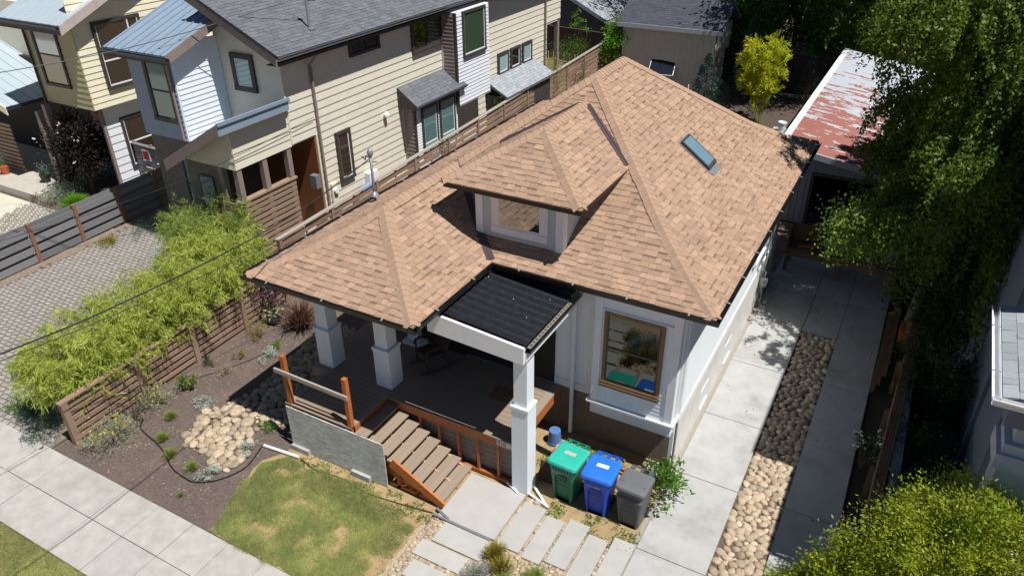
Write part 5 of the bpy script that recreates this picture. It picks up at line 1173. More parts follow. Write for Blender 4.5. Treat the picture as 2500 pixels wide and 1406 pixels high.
tl = thing('wire_trellis', 'white wire trellis leaning on the right-hand house', 'trellis', (2.25, 17.6, 0))
for k in range(8): MB().tube([(.3-k*.0, k*.12, 1.6), (-.35, k*.12, .1)], .008, 4).build('wire', m_white, tl)
for k in range(3): MB().tube([(.3-k*.28, 0, 1.6-k*.65), (.3-k*.28, .84, 1.6-k*.65)], .008, 4).build('cross_wire', m_white, tl)
rfn = thing('timber_edging', 'stack of pale weathered planks edging the right driveway strip', 'edging', (.95, 11.0, 0), rad(90-2))
for k in range(4): ubox('plank', 0, 8.5, -.14+k*.05, -.1+k*.05, .12, .9-.03*k, m_old, rfn)
for s in range(5): ubox('post', s*2.05, s*2.05+.1, .08, .18, 0, .95, m_old, rfn)
tag(box('garden_wall', 1.22, 1.42, 10.5, 19.5, 0, .7, m_gwall), 'low dark wall behind the timber edging', 'wall')
tag(MB().tube([(2.35, 18.1, 1.0), (2.55, 18.1, 1.0)], .12, 12).build('dryer_vent', m_white), 'white round dryer vent on the right-hand house wall', 'vent')
# ---------------------------------------------------------------- overhead cables
def cable(name, label, pts, r, grp=None):
    mb = MB(); mb.tube(smooth_pts(pts, 8), r, 5); tag(mb.build(name, m_cable), label, 'cable', grp)
m_cable = M('cable_black', srgb(44, 44, 48), .5)
cable('service_cable', 'thick black service cable from the street to the bungalow mast', [(-10.6, -12, 7.4), (-9.9, 2.0, 6.15), (-9.95, 5.5, 5.72), (-10.35, 9.5, 5.4), (-10.85, 12.75, 5.45)], .013)
cable('phone_cable', 'thin cable below the service cable, crossing the bamboo', [(-14.5, -12, 5.2), (-13.9, 3.0, 3.75), (-13.6, 8, 3.3), (-12.5, 12.5, 3.6), (-11.1, 14.6, 4.3)], .009)
cable('neighbour_service_cable', 'black service cable running to the mast on the charcoal roof', [(-27, -4, 7.6), (-23.5, 6.0, 6.7), (-20.3, 13, 6.75), (-17.2, 18.1, 7.75)], .013)
cable('neighbour_phone_cable', 'thin cable fixed to the tan wall beside the downspout', [(-17.5, -8, 6.0), (-17.1, 6, 4.4), (-16.95, 12, 3.95), (-16.93, 17.45, 4.2)], .008)
# ---------------------------------------------------------------- vegetation
def unit(a): return a/np.maximum(1e-9, np.linalg.norm(a, axis=1))[:, None]
def leaf_mesh(name, c, d, L, asp, mat, fold=.25, val=None):
    """one mesh of folded leaf blades: c base points, d unit directions, L lengths"""
    n = len(c); L = np.broadcast_to(np.asarray(L, float), (n,))[:, None]
    s = unit(np.cross(d, rng.normal(size=(n, 3)))); up = np.cross(s, d)
    mid = c+d*L*.45; w = L*asp*.5
    v = np.stack([c, mid+s*w+up*w*fold, c+d*L, mid-s*w+up*w*fold], 1).reshape(-1, 3)
    q = np.arange(4*n).reshape(n, 4)
    me = np_mesh(name, v, q, mat); face_attr(me, rng.uniform(-.6, .6, n) if val is None else val)
    return me
def clumps(center, radii, k, shell=.55, zmin=-1., power=1.):
    """clump centres spread through an ellipsoid, mostly near its surface"""
    p = unit(rng.normal(size=(k*3, 3))); p = p[p[:, 2] > zmin][:k]
    r = shell+(1-shell)*rng.random(len(p))**power
    return np.array(center)+p*r[:, None]*np.array(radii), p
def crown_pts(center, radii, k, per, cr, shell=.55, zmin=-1.):
    cc, pn = clumps(center, radii, k, shell, zmin); k = len(cc)
    cr_ = cr*rng.uniform(.6, 1.3, k)
    q = rng.normal(size=(k, per, 3))*cr_[:, None, None]*.5*np.array((1, 1, .7)); pts = (cc[:, None, :]+q).reshape(-1, 3)
    out = np.repeat(pn, per, 0)
    return pts, out, cc
def limbs(base, top, cc, r0, mat, parent, name='trunk', n=10, fork=.45):
    mb = MB(); base, top = Vector(base), Vector(top); mid = base.lerp(top, .5)+Vector((random.uniform(-.1, .1), random.uniform(-.1, .1), 0))
    mb.tube(smooth_pts([base, mid, top], 4), [r0*(1-.06*i) for i in range(9)], 8)
    for i in rng.choice(len(cc), min(n, len(cc)), replace=False):
        e = Vector(cc[i]); s = base.lerp(top, random.uniform(fork, .95)); m_ = s.lerp(e, .5)+Vector((0, 0, .15*(e-s).length))
        pts = smooth_pts([s, m_, e], 4); mb.tube(pts, [r0*.45*(1-.09*j) for j in range(len(pts))], 5)
    return mb.build(name, mat, parent)
m_bark = M('bark', srgb(96, 82, 70), .9, var=.3, scale=10, bump=.5, bscale=30); m_birch = M('birch_bark', srgb(196, 190, 182), .8, var=.2, scale=8)
# leaf materials
l_bam = leafmat('bamboo_leaf', srgb(138, 158, 56), srgb(200, 208, 104), .36, 1.6); l_bam2 = leafmat('bamboo_leaf_dark', srgb(118, 142, 60), srgb(162, 176, 88), .45, 1.5)
l_birch = leafmat('birch_leaf', srgb(66, 92, 30), srgb(112, 134, 46), .4, .8); l_maple = leafmat('maple_leaf', srgb(104, 130, 28), srgb(172, 178, 50), .36, 2.2)
l_dark = leafmat('dark_leaf', srgb(36, 58, 30), srgb(66, 92, 44), .35, 1.); l_green = leafmat('green_leaf', srgb(62, 106, 34), srgb(116, 158, 52), .45, 1.5)
l_teal = leafmat('juniper_leaf', srgb(36, 66, 54), srgb(66, 98, 80), .15, 3.); l_grey = leafmat('grey_leaf', srgb(120, 136, 112), srgb(166, 178, 150), .3, 3.)
l_purple = leafmat('purple_leaf', srgb(72, 42, 58), srgb(112, 72, 88), .35, 3.); l_elder = leafmat('elder_leaf', srgb(34, 31, 31), srgb(60, 56, 52), .15, 2., .7, .1)
l_brown = leafmat('brown_blade', srgb(74, 52, 44), srgb(126, 92, 70), .3, 3.); l_olive = leafmat('olive_leaf', srgb(122, 116, 34), srgb(166, 150, 60), .4, 3.)
l_yel = leafmat('yellow_bamboo_leaf', srgb(172, 182, 30), srgb(216, 216, 66), .5, 2.); l_white = leafmat('white_petal', srgb(226, 228, 224), srgb(244, 244, 240), .3, 3.)
l_yflower = leafmat('yellow_flower', srgb(196, 178, 70), srgb(222, 206, 110), .3, 3.); l_lav = leafmat('lavender_flower', srgb(104, 100, 168), srgb(140, 136, 196), .3, 3.)
l_lime = leafmat('lime_leaf', srgb(150, 176, 34), srgb(190, 204, 70), .5, 2.); l_bright = leafmat('bright_leaf', srgb(84, 140, 24), srgb(132, 182, 50), .5, 2.)
l_tan = leafmat('dry_stem', srgb(150, 136, 104), srgb(182, 168, 132), .2, 3.); l_conif = leafmat('conifer_leaf', srgb(58, 78, 72), srgb(96, 116, 106), .2, 2.); l_alys = leafmat('alyssum', srgb(190, 206, 200), srgb(226, 232, 232), .3, 3.)
def bush(name, label, cat, loc, R, H, n, L, asp, mat, group=None, mix=None, droop=0., k=None, shell=.45, stems=True, upb=.4, flowers=None):
    """rounded shrub: stems plus leaf clumps. mix: (material, share) adds a second foliage part"""
    t = thing(name, label, cat, loc, 0, group); k = k or max(5, n//60)
    pts, out, cc = crown_pts((0, 0, H*.55), (R, R, H*.5), k, max(4, n//k), R*.45, shell, -.75)
    pts[:, 2] = np.abs(pts[:, 2])+.01; d = unit(out*.8+rng.normal(size=pts.shape)*.6+np.array((0, 0, upb-droop)))
    nobj('foliage', leaf_mesh('foliage', pts, d, L*rng.uniform(.6, 1.25, len(pts)), asp, mat), t)
    if flowers:
        fm, fs, fl = flowers; m_ = int(len(pts)*fs); top = pts+out*.04; sel = rng.choice(len(pts), m_, replace=False); sel = sel[pts[sel, 2] > H*.35]
        f = top[sel]+np.array((0, 0, H*.08)); q = np.repeat(f, 4, 0)+rng.normal(size=(len(f)*4, 3))*fl*.5
        nobj('flowers', leaf_mesh('flowers', q, unit(rng.normal(size=q.shape)+np.array((0, 0, .8))), fl, .8, fm), t, kind='stuff')
    if stems:
        mb = MB()
        for i in rng.choice(len(cc), min(7, len(cc)), replace=False):
            e = Vector(cc[i]); e.z = abs(e.z); mb.tube([(0, 0, -.02), (e.x*.4, e.y*.4, e.z*.55), e], [.012, .009, .005] if R < .6 else [.03, .02, .01], 4)
        mb.build('stems', m_bark, t)
    return t
def tuft(name, label, cat, loc, R, H, n, mat, group=None, w=.012, arch=.5, lean=1., flowers=None):
    """tussock of arching blades"""
    t = thing(name, label, cat, loc, 0, group); V, Q, A = [], [], []; S_ = 4
    a = rng.uniform(0, 2*np.pi, n); rr = R*np.sqrt(rng.random(n))*lean; h = H*rng.uniform(.55, 1.1, n); b0 = R*.25*np.sqrt(rng.random(n)); ab = rng.uniform(0, 2*np.pi, n)
    base = np.stack([b0*np.cos(ab), b0*np.sin(ab), np.zeros(n)], 1); tip = np.stack([rr*np.cos(a), rr*np.sin(a), h*(1-arch*(rr/R)**2)], 1); mid = base*.5+tip*.5+np.stack([np.zeros(n), np.zeros(n), h*.35], 1)
    side = unit(np.stack([-np.sin(a), np.cos(a), rng.normal(size=n)*.3], 1))
    for s in range(S_+1):
        u = s/S_; p = base*(1-u)**2+2*mid*u*(1-u)*.9+tip*u*u; ww = w*(1-u)**.6*.5+.001; V.append(np.stack([p-side*ww, p+side*ww], 1))
    V = np.stack(V, 1).reshape(n, -1, 3); m_ = (S_+1)*2
    q = np.array([[2*s, 2*s+1, 2*s+3, 2*s+2] for s in range(S_)]); Q = (np.arange(n)[:, None, None]*m_+q[None]).reshape(-1, 4)
    me = np_mesh('blades', V.reshape(-1, 3), Q, mat); face_attr(me, np.repeat(rng.uniform(-.6, .6, n), S_)); nobj('blades', me, t)
    if flowers:
        fm, k, fl = flowers; sel = rng.choice(n, k, replace=False); q = np.repeat(tip[sel], 7, 0)+np.stack([rng.normal(size=k*7)*.012, rng.normal(size=k*7)*.012, rng.uniform(-.07, .02, k*7)], 1)
        nobj('flowers', leaf_mesh('flowers', q, unit(rng.normal(size=q.shape)), fl, .7, fm), t)
    return t
# ---- bamboo hedge, clump by clump
def bamboo(name, label, loc, R, H, nc, mat, Ll=.16, group=None, over=0., nodes=7, asp=.1, hang=.75, cm=None, lo=.3, per=22):
    """clump of arching culms; every node carries a drooping spray of blades"""
    t = thing(name, label, 'bamboo', loc, 0, group); C, D, mb = [], [], MB()
    for i in range(nc):
        a = random.uniform(0, 6.283); r0 = R*.5*math.sqrt(random.random()); b = Vector((r0*math.cos(a), r0*math.sin(a)*1.1, 0))
        h = H*random.uniform(.5, 1.1); out = Vector((math.cos(a)+random.uniform(-.5, .5)+over, math.sin(a)+random.uniform(-.5, .5), 0)).normalized()*R*random.uniform(.3, .8)
        p = [b, b+out*.2+Vector((0, 0, h*.6)), b+out*.6+Vector((0, 0, h*.97)), b+out*1.1+Vector((0, 0, h*.84))]
        sp = smooth_pts(p, 4)
        if i % 3 == 0: mb.tube(sp, [.009*(1-.06*j) for j in range(len(sp))], 4)
        S_ = np.array([tuple(v) for v in sp]); u = rng.beta(1.8, 1., nodes)*(1-lo)+lo; idx = u*(len(S_)-1); k = np.minimum(idx.astype(int), len(S_)-2); f = (idx-k)[:, None]
        nd = S_[k]*(1-f)+S_[k+1]*f+rng.normal(size=(nodes, 3))*R*.1
        sd = rng.normal(size=(nodes, 1, 3))*.7+np.array((out.x, out.y, -hang))
        pt = nd[:, None, :]+unit(sd.reshape(-1, 3)).reshape(nodes, 1, 3)*(np.linspace(0, .24, per)[None, :, None])+rng.normal(size=(nodes, per, 3))*.035
        C.append(pt.reshape(-1, 3)); D.append(unit((sd+rng.normal(size=(nodes, per, 3))*.55).reshape(-1, 3)))
    C = np.vstack(C); C[:, 2] = np.maximum(C[:, 2], .03); D = np.vstack(D)
    nobj('foliage', leaf_mesh('foliage', C, D, Ll*rng.uniform(.6, 1.3, len(C)), asp, mat, .3), t); mb.build('culms', cm or l_tan, t)
    return t
hedge = [(-15.95, 7.2, .8, 1.95, .1, 'bamboo clump at the sidewalk end of the low slat fence'), (-15.85, 8.1, .85, 2.2, .1, 'second bamboo clump from the sidewalk, spilling over the slat fence'), (-15.9, 9.1, .88, 2.35, .05, 'third bamboo clump from the sidewalk behind the slat fence'), (-15.8, 10.2, .9, 2.4, .2, 'fourth bamboo clump from the sidewalk, drooping over the slat fence'), (-15.85, 11.3, .92, 2.5, .3, 'fifth bamboo clump from the sidewalk, beside the purple maple'), (-16.0, 12.3, .9, 2.6, .2, 'sixth bamboo clump from the sidewalk, near the porch of the tan house')]
for x, y, R, H, ov, lb_ in hedge: bamboo('bamboo_clump', lb_, (x, y, 0), R, H, 95, l_bam, group='bamboo hedge behind the slat fence', over=ov)
bamboo('bamboo_clump', 'greyer bamboo clump against the slatted porch wall', (-17.2, 13.1, 0), .95, 2.7, 90, l_bam2, group='bamboo hedge behind the slat fence')
bamboo('bamboo_clump', 'olive bamboo clump farthest from the sidewalk, below the tall porch window', (-18.3, 13.1, 0), .85, 2.2, 80, l_bam2, group='bamboo hedge behind the slat fence', hang=.2)
for i_, (x, y, h) in enumerate(((-17.6, 9.6, 2.2), (-17.3, 10.6, 2.6), (-17.5, 11.4, 2.4), (-17.7, 8.3, 2.0), (-17.9, 12.0, 2.3))):
    t = thing('tall_grass', 'tall thin grass stems ' + ('beside the middle of the bamboo hedge', 'rising high above the bamboo hedge', 'near the pale plants by the porch', 'closest to the street on the paver court', 'next to the olive bamboo clump')[i_], 'grass', (x, y, 0)); mb = MB()
    for k in range(16):
        a, b = random.uniform(-.25, .25), random.uniform(-.3, .3); mb.tube([(a*.4, b*.4, 0), (a*.8, b*.8, h*.5), (a+random.uniform(-.1, .1), b+.1, h*random.uniform(.7, 1))], [.006, .005, .002], 3)
    mb.build('stems', l_tan, t); q = rng.normal(size=(500, 3))*np.array((.2, .22, .35))+np.array((0, 0, h*.6)); nobj('foliage', leaf_mesh('foliage', q, unit(rng.normal(size=q.shape)+np.array((0, 0, .5))), .06, .1, l_bam), t)
# ---- front bed planting
bush('helichrysum', 'grey green shrub with yellow flower heads at the sidewalk corner of the bed', 'shrub', (-14.3, 6.85, 0), .5, .5, 1500, .07, .22, l_grey, flowers=(l_yflower, .07, .04))
bush('helichrysum', 'smaller grey shrub with yellow flowers against the slat fence', 'shrub', (-14.6, 8.3, 0), .38, .45, 900, .07, .22, l_grey, flowers=(l_yflower, .08, .04))
bush('twiggy_shrub', 'open twiggy shrub with sparse leaves between the two yellow flowered shrubs', 'shrub', (-14.5, 7.65, 0), .42, .8, 260, .06, .5, l_dark, k=20)
bush('small_shrub', 'rounded yellow green leafy shrub in the mulch beside the fence', 'shrub', (-14.4, 9.05, 0), .24, .35, 420, .07, .45, l_green, flowers=(l_yflower, .05, .03))
for x, y, r_, l in ((-13.5, 8.85, .22, 'white alyssum mound at the left edge of the rocks'), (-13.5, 10.95, .27, 'white alyssum mound beside the shaded part of the rocks'), (-11.36, 8.1, .2, 'white alyssum mound at the right edge of the rocks'), (-11.5, 7.2, .25, 'white alyssum mound inside the hose curve near the lawn')):
    bush('alyssum', l, 'flowers', (x, y, 0), r_, .16, 600, .035, .4, l_grey, flowers=(l_alys, .3, .022), stems=False, group='white alyssum mounds')
for x, y, l in ((-13.8, 8.1, 'small grass tuft left of the rocks, closest to the fence'), (-13.35, 7.5, 'small grass tuft beside the hose bend'), (-12.75, 7.2, 'small grass tuft between the hose and the rocks'), (-12.0, 7.15, 'small grass tuft nearest the hose curve bottom'), (-11.6, 6.5, 'tiny grass tuft alone outside the hose curve')):
    s_ = .5 if 'tiny' in l else 1; tuft('grass_tuft', l, 'grass', (x, y, 0), .2*s_, .26*s_, int(240*s_), l_bam2, w=.008, arch=.5, group='grass tufts in the mulch bed')
bush('small_shrub', 'dull green low shrub in the upper mulch bed', 'shrub', (-14.62, 10.1, 0), .2, .22, 260, .05, .4, l_dark); bush('heather', 'grey brown heather mound in the upper mulch bed', 'shrub', (-13.98, 9.95, 0), .24, .24, 420, .06, .12, l_tan)
bush('small_shrub', 'small dark shrub beside the upper alyssum mound', 'shrub', (-14.15, 10.65, 0), .17, .2, 220, .05, .4, l_olive)
bush('small_shrub', 'dense dark green shrublet where the rocks meet the porch', 'shrub', (-11.5, 8.85, 0), .2, .24, 500, .05, .25, l_bright); bush('green_mound', 'bright green cushion plant below the phormium', 'cushion plant', (-13.7, 11.5, 0), .14, .15, 500, .035, .35, l_bright, stems=False)
bush('olive_shrub', 'olive yellow feathery shrub in front of the pot', 'shrub', (-14.4, 11.6, 0), .34, .5, 620, .07, .18, l_olive); tuft('phormium', 'dark brown spiky phormium left of the porch column', 'phormium', (-13.75, 12.5, 0), .75, .95, 260, l_brown, w=.03, arch=.45)
bush('dark_groundcover', 'dark green feathery plant among the shaded rocks', 'shrub', (-11.6, 10.6, .05), .35, .3, 700, .06, .2, l_green, stems=False)
pp = thing('glazed_pot', 'dark green glazed pot holding the purple maple', 'pot', (-14.62, 12.35, 0)); mb = MB(); mb.smooth = True; mb.lathe([(.12, 0), (.19, .12), (.2, .26), (.17, .32), (.19, .36), (.17, .37), (.15, .33)], n=20); mb.build('body', M('green_glaze', srgb(42, 58, 52), .2, spec=.6), pp)
bush('pot_hosta', 'cream variegated leaves filling the glazed pot', 'plant', (-14.62, 12.35, .33), .2, .14, 40, .15, .5, M('cream_leaf', srgb(150, 146, 104), .5, trans=.2, attr=.3), stems=False, k=8)
t = bush('purple_maple', 'small purple leaved maple against the slat fence', 'tree', (-14.75, 12.5, .3), .62, 1.3, 900, .1, .4, l_purple, k=24, shell=.3)
for x, y, r_, l in ((-15.95, 6.35, .42, 'dark blue green juniper mound at the sidewalk below the bamboo'), (-16.55, 6.5, .36, 'darker juniper mound left of its neighbour, under the bamboo'), (-17.3, 6.55, .3, 'small green mound at the left end of the bamboo')):
    bush('juniper', l, 'shrub', (x, y, 0), r_, .34, 1100, .06, .25, l_teal if 'green mound' not in l else l_green, stems=False)
# ---- planting by the stepping slabs and the bins
for x, y, h, l in ((-5.0, 8.25, .45, 'olive grass tuft beside the first slab row'), (-4.72, 8.0, .5, 'tall olive grass tuft between the two slab paths'), (-4.1, 8.1, .4, 'olive grass tuft right of the lavender'), (-5.35, 7.2, .35, 'olive grass tuft at the picture edge'), (-4.5, 7.7, .4, 'olive grass tuft behind the twigs')):
    tuft('sedge', l, 'grass', (x, y, 0), .28, h, 360, l_olive if h > .42 else l_bam2, w=.008, arch=.35, group='sedge tufts by the slabs')
for x, y, l in ((-5.05, 7.6, 'lavender with violet flowers at the bottom picture edge'), (-4.75, 7.35, 'second lavender plant touching the picture edge')): tuft('lavender', l, 'lavender', (x, y, 0), .32, .42, 260, l_grey, w=.01, arch=.3, flowers=(l_lav, 90, .022), group='lavender by the slabs')
tw = thing('bare_twigs', 'bare pale twigs of a shrub among the sedge tufts', 'shrub', (-4.6, 7.75, 0)); mb = MB()
for k in range(26):
    a, r_ = random.uniform(0, 6.28), random.uniform(.2, .55); e = Vector((r_*math.cos(a), r_*math.sin(a), random.uniform(.2, .5))); m_ = e*.5+Vector((random.uniform(-.08, .08), random.uniform(-.08, .08), .08)); mb.tube([(0, 0, 0), m_, e], [.008, .006, .003], 4); mb.tube([m_, m_+Vector((random.uniform(-.2, .2), random.uniform(-.2, .2), .1))], [.004, .002], 3)
mb.build('twigs', l_tan, tw); q = rng.normal(size=(220, 3))*np.array((.3, .3, .1))+np.array((0, 0, .25)); nobj('foliage', leaf_mesh('foliage', q, unit(rng.normal(size=q.shape)), .035, .5, l_lime), tw)
bush('broadleaf_shrub', 'leafy green shrub between the grey bin and the driveway', 'shrub', (-2.72, 11.15, 0), .42, .85, 620, .11, .42, l_green, k=26); bush('broadleaf_shrub', 'leafy sprig at the house corner behind the gravel pot', 'shrub', (-2.75, 11.75, 0), .25, .7, 160, .11, .42, l_green, k=10)
# ---- lawns and weeds
def vnoise(x, y, s, seed):
    g = np.random.default_rng(seed).random((64, 64)); X, Y = x/s, y/s; i, j = np.floor(X).astype(int), np.floor(Y).astype(int); fx, fy = X-i, Y-j; fx, fy = fx*fx*(3-2*fx), fy*fy*(3-2*fy)
    G = lambda a, b: g[a % 64, b % 64]
    return G(i, j)*(1-fx)*(1-fy)+G(i+1, j)*fx*(1-fy)+G(i, j+1)*(1-fx)*fy+G(i+1, j+1)*fx*fy
def grass(name, label, poly, n, mat, h=.05, dens=None, z=.0, w=.007, parent=None):
    P = np.array(poly); lo, hi = P.min(0), P.max(0); f = in_poly(poly); p = lo+(hi-lo)*rng.random((n, 2))
    X, Y = p[:, 0], p[:, 1]; ins = np.zeros(n, bool); j = len(P)-1
    for i in range(len(P)):
        xi, yi = P[i]; xj, yj_ = P[j]; c = ((yi > Y) != (yj_ > Y)) & (X < (xj-xi)*(Y-yi)/(yj_-yi+1e-12)+xi); ins ^= c; j = i
    if dens is not None: ins &= rng.random(n) < dens(X, Y)
    X, Y = X[ins], Y[ins]; m_ = len(X); a = rng.uniform(0, 6.283, m_); hh = h*rng.uniform(.5, 1.3, m_); ln = hh*rng.uniform(.2, 1.1, m_); b = rng.uniform(0, 6.283, m_)
    c = np.stack([X, Y, np.full(m_, z)], 1); s = np.stack([np.cos(a), np.sin(a), np.zeros(m_)], 1)*w/2; t = c+np.stack([ln*np.cos(b), ln*np.sin(b), hh], 1)
    v = np.stack([c-s, c+s, t], 1).reshape(-1, 3); me = np_mesh(name, v, np.arange(3*m_).reshape(m_, 3), mat)
    dry = vnoise(X+40, Y+10, .55, 5)*.8+vnoise(X, Y+3, .17, 6)*.4; face_attr(me, np.clip((dry-.6)*2.2+rng.normal(size=m_)*.25, -.9, 1.2))
    return nobj(name, me, parent, label=label, kind='stuff')
g_lawn = M('lawn_blade', srgb(146, 162, 92), .7, col2=srgb(182, 186, 122), scale=2.2, attr=.28, trans=.35, stain=srgb(208, 196, 140), stain_scale=2.3, stain_amt=.7)
lawn = wob([(-10.3, 6.12), (-8.9, 6.1), (-6.75, 6.12), (-6.65, 7.4), (-6.75, 8.3), (-8.0, 8.55), (-9.5, 8.5), (-10.5, 8.45), (-10.8, 8.0), (-10.7, 7.3), (-10.5, 6.7)], .07, .12, 21)
def lawn_d(x, y):
    n_ = vnoise(x+20, y+20, .7, 1)*.6+vnoise(x+20, y+20, .23, 2)*.4; edge = np.clip((y-7.25)*.45, 0, .8)+np.clip((x+7.6)*.75, 0, .9)
    return np.clip(1.15-2.0*np.maximum(0, edge*.6+(n_-.5)*1.7-.08), .03, 1)
grass('lawn', 'patchy green front lawn with bare tan spots', lawn, 170000, g_lawn, .065, lawn_d, w=.009)
grass('parking_strip_grass', 'green grass strip between sidewalk and street', [(-21, 2.0), (-9, 2.0), (-9, 4.2), (-12, 4.3), (-21, 4.27)], 230000, g_lawn, .055, lambda x, y: np.clip(.5+vnoise(x+9, y+30, .6, 3)*.9, .2, 1), z=-.02)
sheet('parking_strip_soil', [(-21, 1.0), (-9, 1.0), (-9, 4.27), (-21, 4.27)], -.03, M('strip_dirt', srgb(120, 112, 70), .95, col2=srgb(146, 130, 86), scale=6), 'earth under the grass strip by the street')
def weeds(name, label, poly, n, L, mat, dens=None):
    P = np.array(poly); lo, hi = P.min(0), P.max(0); k = n//7; c = lo+(hi-lo)*rng.random((k, 2)); keep = np.array([in_poly(poly)(x, y) for x, y in c]); c = c[keep]
    keep = vnoise(c[:, 0]+50, c[:, 1]+50, .35, 8) > .42; c = c[keep]; q = np.repeat(np.hstack([c, np.zeros((len(c), 1))]), 7, 0)+rng.normal(size=(len(c)*7, 3))*np.array((.03, .03, .008)); q[:, 2] = np.abs(q[:, 2])+.008
    return nobj(name, leaf_mesh(name, q, unit(rng.normal(size=q.shape)+np.array((0, 0, .55))), L*rng.uniform(.5, 1.2, len(q)), .45, mat), None, label=label, kind='stuff')
weeds('weeds', 'low weeds in front of and between the bins', [(-4.9, 9.75), (-2.8, 9.3), (-2.8, 10.1), (-4.6, 10.15)], 3600, .05, l_green); weeds('weeds', 'sprawling weeds along the foundation behind the bins', [(-5.5, 10.8), (-4.2, 10.8), (-3.7, 11.7), (-4.2, 12.0), (-5.5, 11.9)], 5200, .05, l_bright)
weeds('weeds', 'weeds in the gaps between the stepping slabs', [(-4.68, 8.3), (-2.78, 8.1), (-2.78, 9.8), (-4.68, 9.8)], 2600, .03, l_green); weeds('weeds', 'scattered weeds along the foot of the plywood panel', [(-10.4, 8.3), (-6.6, 8.3), (-6.6, 8.75), (-10.4, 8.7)], 1800, .05, l_green)
weeds('weeds', 'moss green edge along the far driveway', [(-29.5, 10.5), (-24.5, 9.6), (-24.5, 10.6), (-28.9, 13.9), (-29.6, 13.9)], 2600, .05, l_olive)
q = rng.random((2600, 3))*np.array((4.1, 8.5, 0))+np.array((-14.85, 6.25, .012)); q = q[[not in_poly(creek)(x, y) for x, y in q[:, :2]]]
nobj('bark_chips', leaf_mesh('bark_chips', q, unit(rng.normal(size=q.shape)*np.array((1, 1, .15))), rng.uniform(.02, .075, len(q)), .25, M('chip', srgb(176, 156, 136), .9, var=.3, scale=30, attr=.4)), None, label='pale bark chips strewn over the mulch bed', kind='stuff')
# ---- planting of the two houses on the left
t = bush('dark_elder', 'tall dark purple black elder bush with pale flowers by the cream house', 'shrub', (-27.6, 15.9, 0), .9, 3.3, 6500, .17, .32, l_elder, k=110, shell=.35, flowers=(M('pink_white', srgb(214, 196, 196), .6, trans=.2, attr=.2), .005, .1))
bush('silver_mound', 'pale grey green mound beside the far porch step', 'shrub', (-27.9, 14.85, 0), .7, .7, 2400, .07, .3, l_grey); tuft('green_grass_mound', 'bright green grass mound against the grey fence', 'grass', (-26.9, 14.7, 0), .65, .6, 1000, l_bright, w=.012); bush('dark_mound', 'dark red brown small shrub beside the porch step', 'shrub', (-28.7, 14.4, 0), .35, .3, 300, .07, .4, l_brown)
for (x, y), l, c, fm in (((-31.9, 15.1), 'orange clay flower pot on the far porch', srgb(190, 98, 60), l_lav), ((-29.6, 15.35), 'dark pot with purple flowers on the far porch', srgb(58, 54, 54), l_lav)):
    t = thing('flower_pot', l, 'pot', (x, y, .3)); mb = MB(); mb.lathe([(.13, 0), (.2, .3), (.21, .34), (.17, .33)], n=16); mb.build('pot', M('pot_'+str(int(x*10)), c, .7), t)
    q = rng.normal(size=(140, 3))*.12+np.array((0, 0, .5)); nobj('foliage', leaf_mesh('foliage', q, unit(rng.normal(size=q.shape)), .07, .5, l_green), t); q = rng.normal(size=(60, 3))*np.array((.16, .16, .1))+np.array((0, 0, .62)); nobj('flowers', leaf_mesh('flowers', q, unit(rng.normal(size=q.shape)), .05, .8, fm), t)
t = thing('young_tree', 'slender young tree with lime leaves in front of the grey fence', 'tree', (-22.6, 16.0, 0)); cc = np.array([(random.uniform(-.3, .3), random.uniform(-.3, .3), .7+.16*i) for i in range(12)]); limbs((0, 0, 0), (.1, 0, 2.4), cc, .025, m_bark, t)
q = np.repeat(cc, 26, 0)+rng.normal(size=(12*26, 3))*.13; nobj('crown', leaf_mesh('crown', q, unit(rng.normal(size=q.shape)+np.array((0, 0, .3))), .11, .4, l_lime), t)
for x, y, r_, h, mt, l in ((-22.7, 14.4, .6, .3, l_teal, 'blue grey groundcover at the foot of the grey fence'), (-22.2, 15.2, .55, .3, l_teal, 'blue grey groundcover farther along the grey fence'), (-23.2, 13.3, .35, .15, l_olive, 'yellow sedum patch at the fence post'), (-21.4, 15.4, .5, .35, l_grey, 'pale flowering plant by the porch path'), (-20.2, 13.6, .75, .8, l_grey, 'large pale grassy plant beside the olive bamboo'), (-19.6, 14.2, .7, .9, l_bam2, 'grey green grassy plant under the front box')):
    bush('groundcover', l, 'plant', (x, y, 0), r_, h, 1300, .08, .14, mt, stems=False, flowers=(l_alys, .12, .03) if mt is l_grey else None)
box('path_slab', -21.6, -20.6, 14.2, 15.3, -.02, .05, m_conc2, None, label='pale path slab leading to the tan house porch', kind='structure')
# ---- plants at the rear
for x, y, r_, h, n, mt, l in ((-16.5, 36.6, .8, 1.9, 1600, l_dark, 'dark leafy shrub beside the rear post of the tan house'), (-17.8, 39.5, 1.2, 2.2, 2600, l_green, 'large green shrub in front of the dark board fence'), (-16.6, 31.5, .55, 2.5, 900, l_bam2, 'feathery plant rising above the tall slat fence cap'), (-16.3, 33.6, .7, 2.7, 1500, l_bam2, 'wide feathery plant overhanging the tall slat fence'), (-15.95, 27.3, .35, 2.6, 260, l_green, 'thin leafy sprig over the slat fence near the lean-to'), (-15.6, 22.5, .3, 2.5, 200, l_green, 'thin leafy sprig over the slat fence near the oriel'), (-16.0, 29.6, .45, 2.4, 420, l_green, 'leafy plant in front of the lean-to shed')):
    bush('rear_shrub', l, 'shrub', (x, y, 0), r_, h, n, .1, .22, mt, k=40)
t = bush('climbing_vine', 'bright green vine climbing the corner of the beige shed', 'vine', (-15.6, 40.2, .3), .7, 3.3, 2200, .14, .5, l_bright, k=60)
bush('fence_sapling', 'green leafy sapling above the dark board fence', 'shrub', (-19.5, 43.8, 1.2), .5, 1.6, 300, .14, .45, l_bright, k=14)
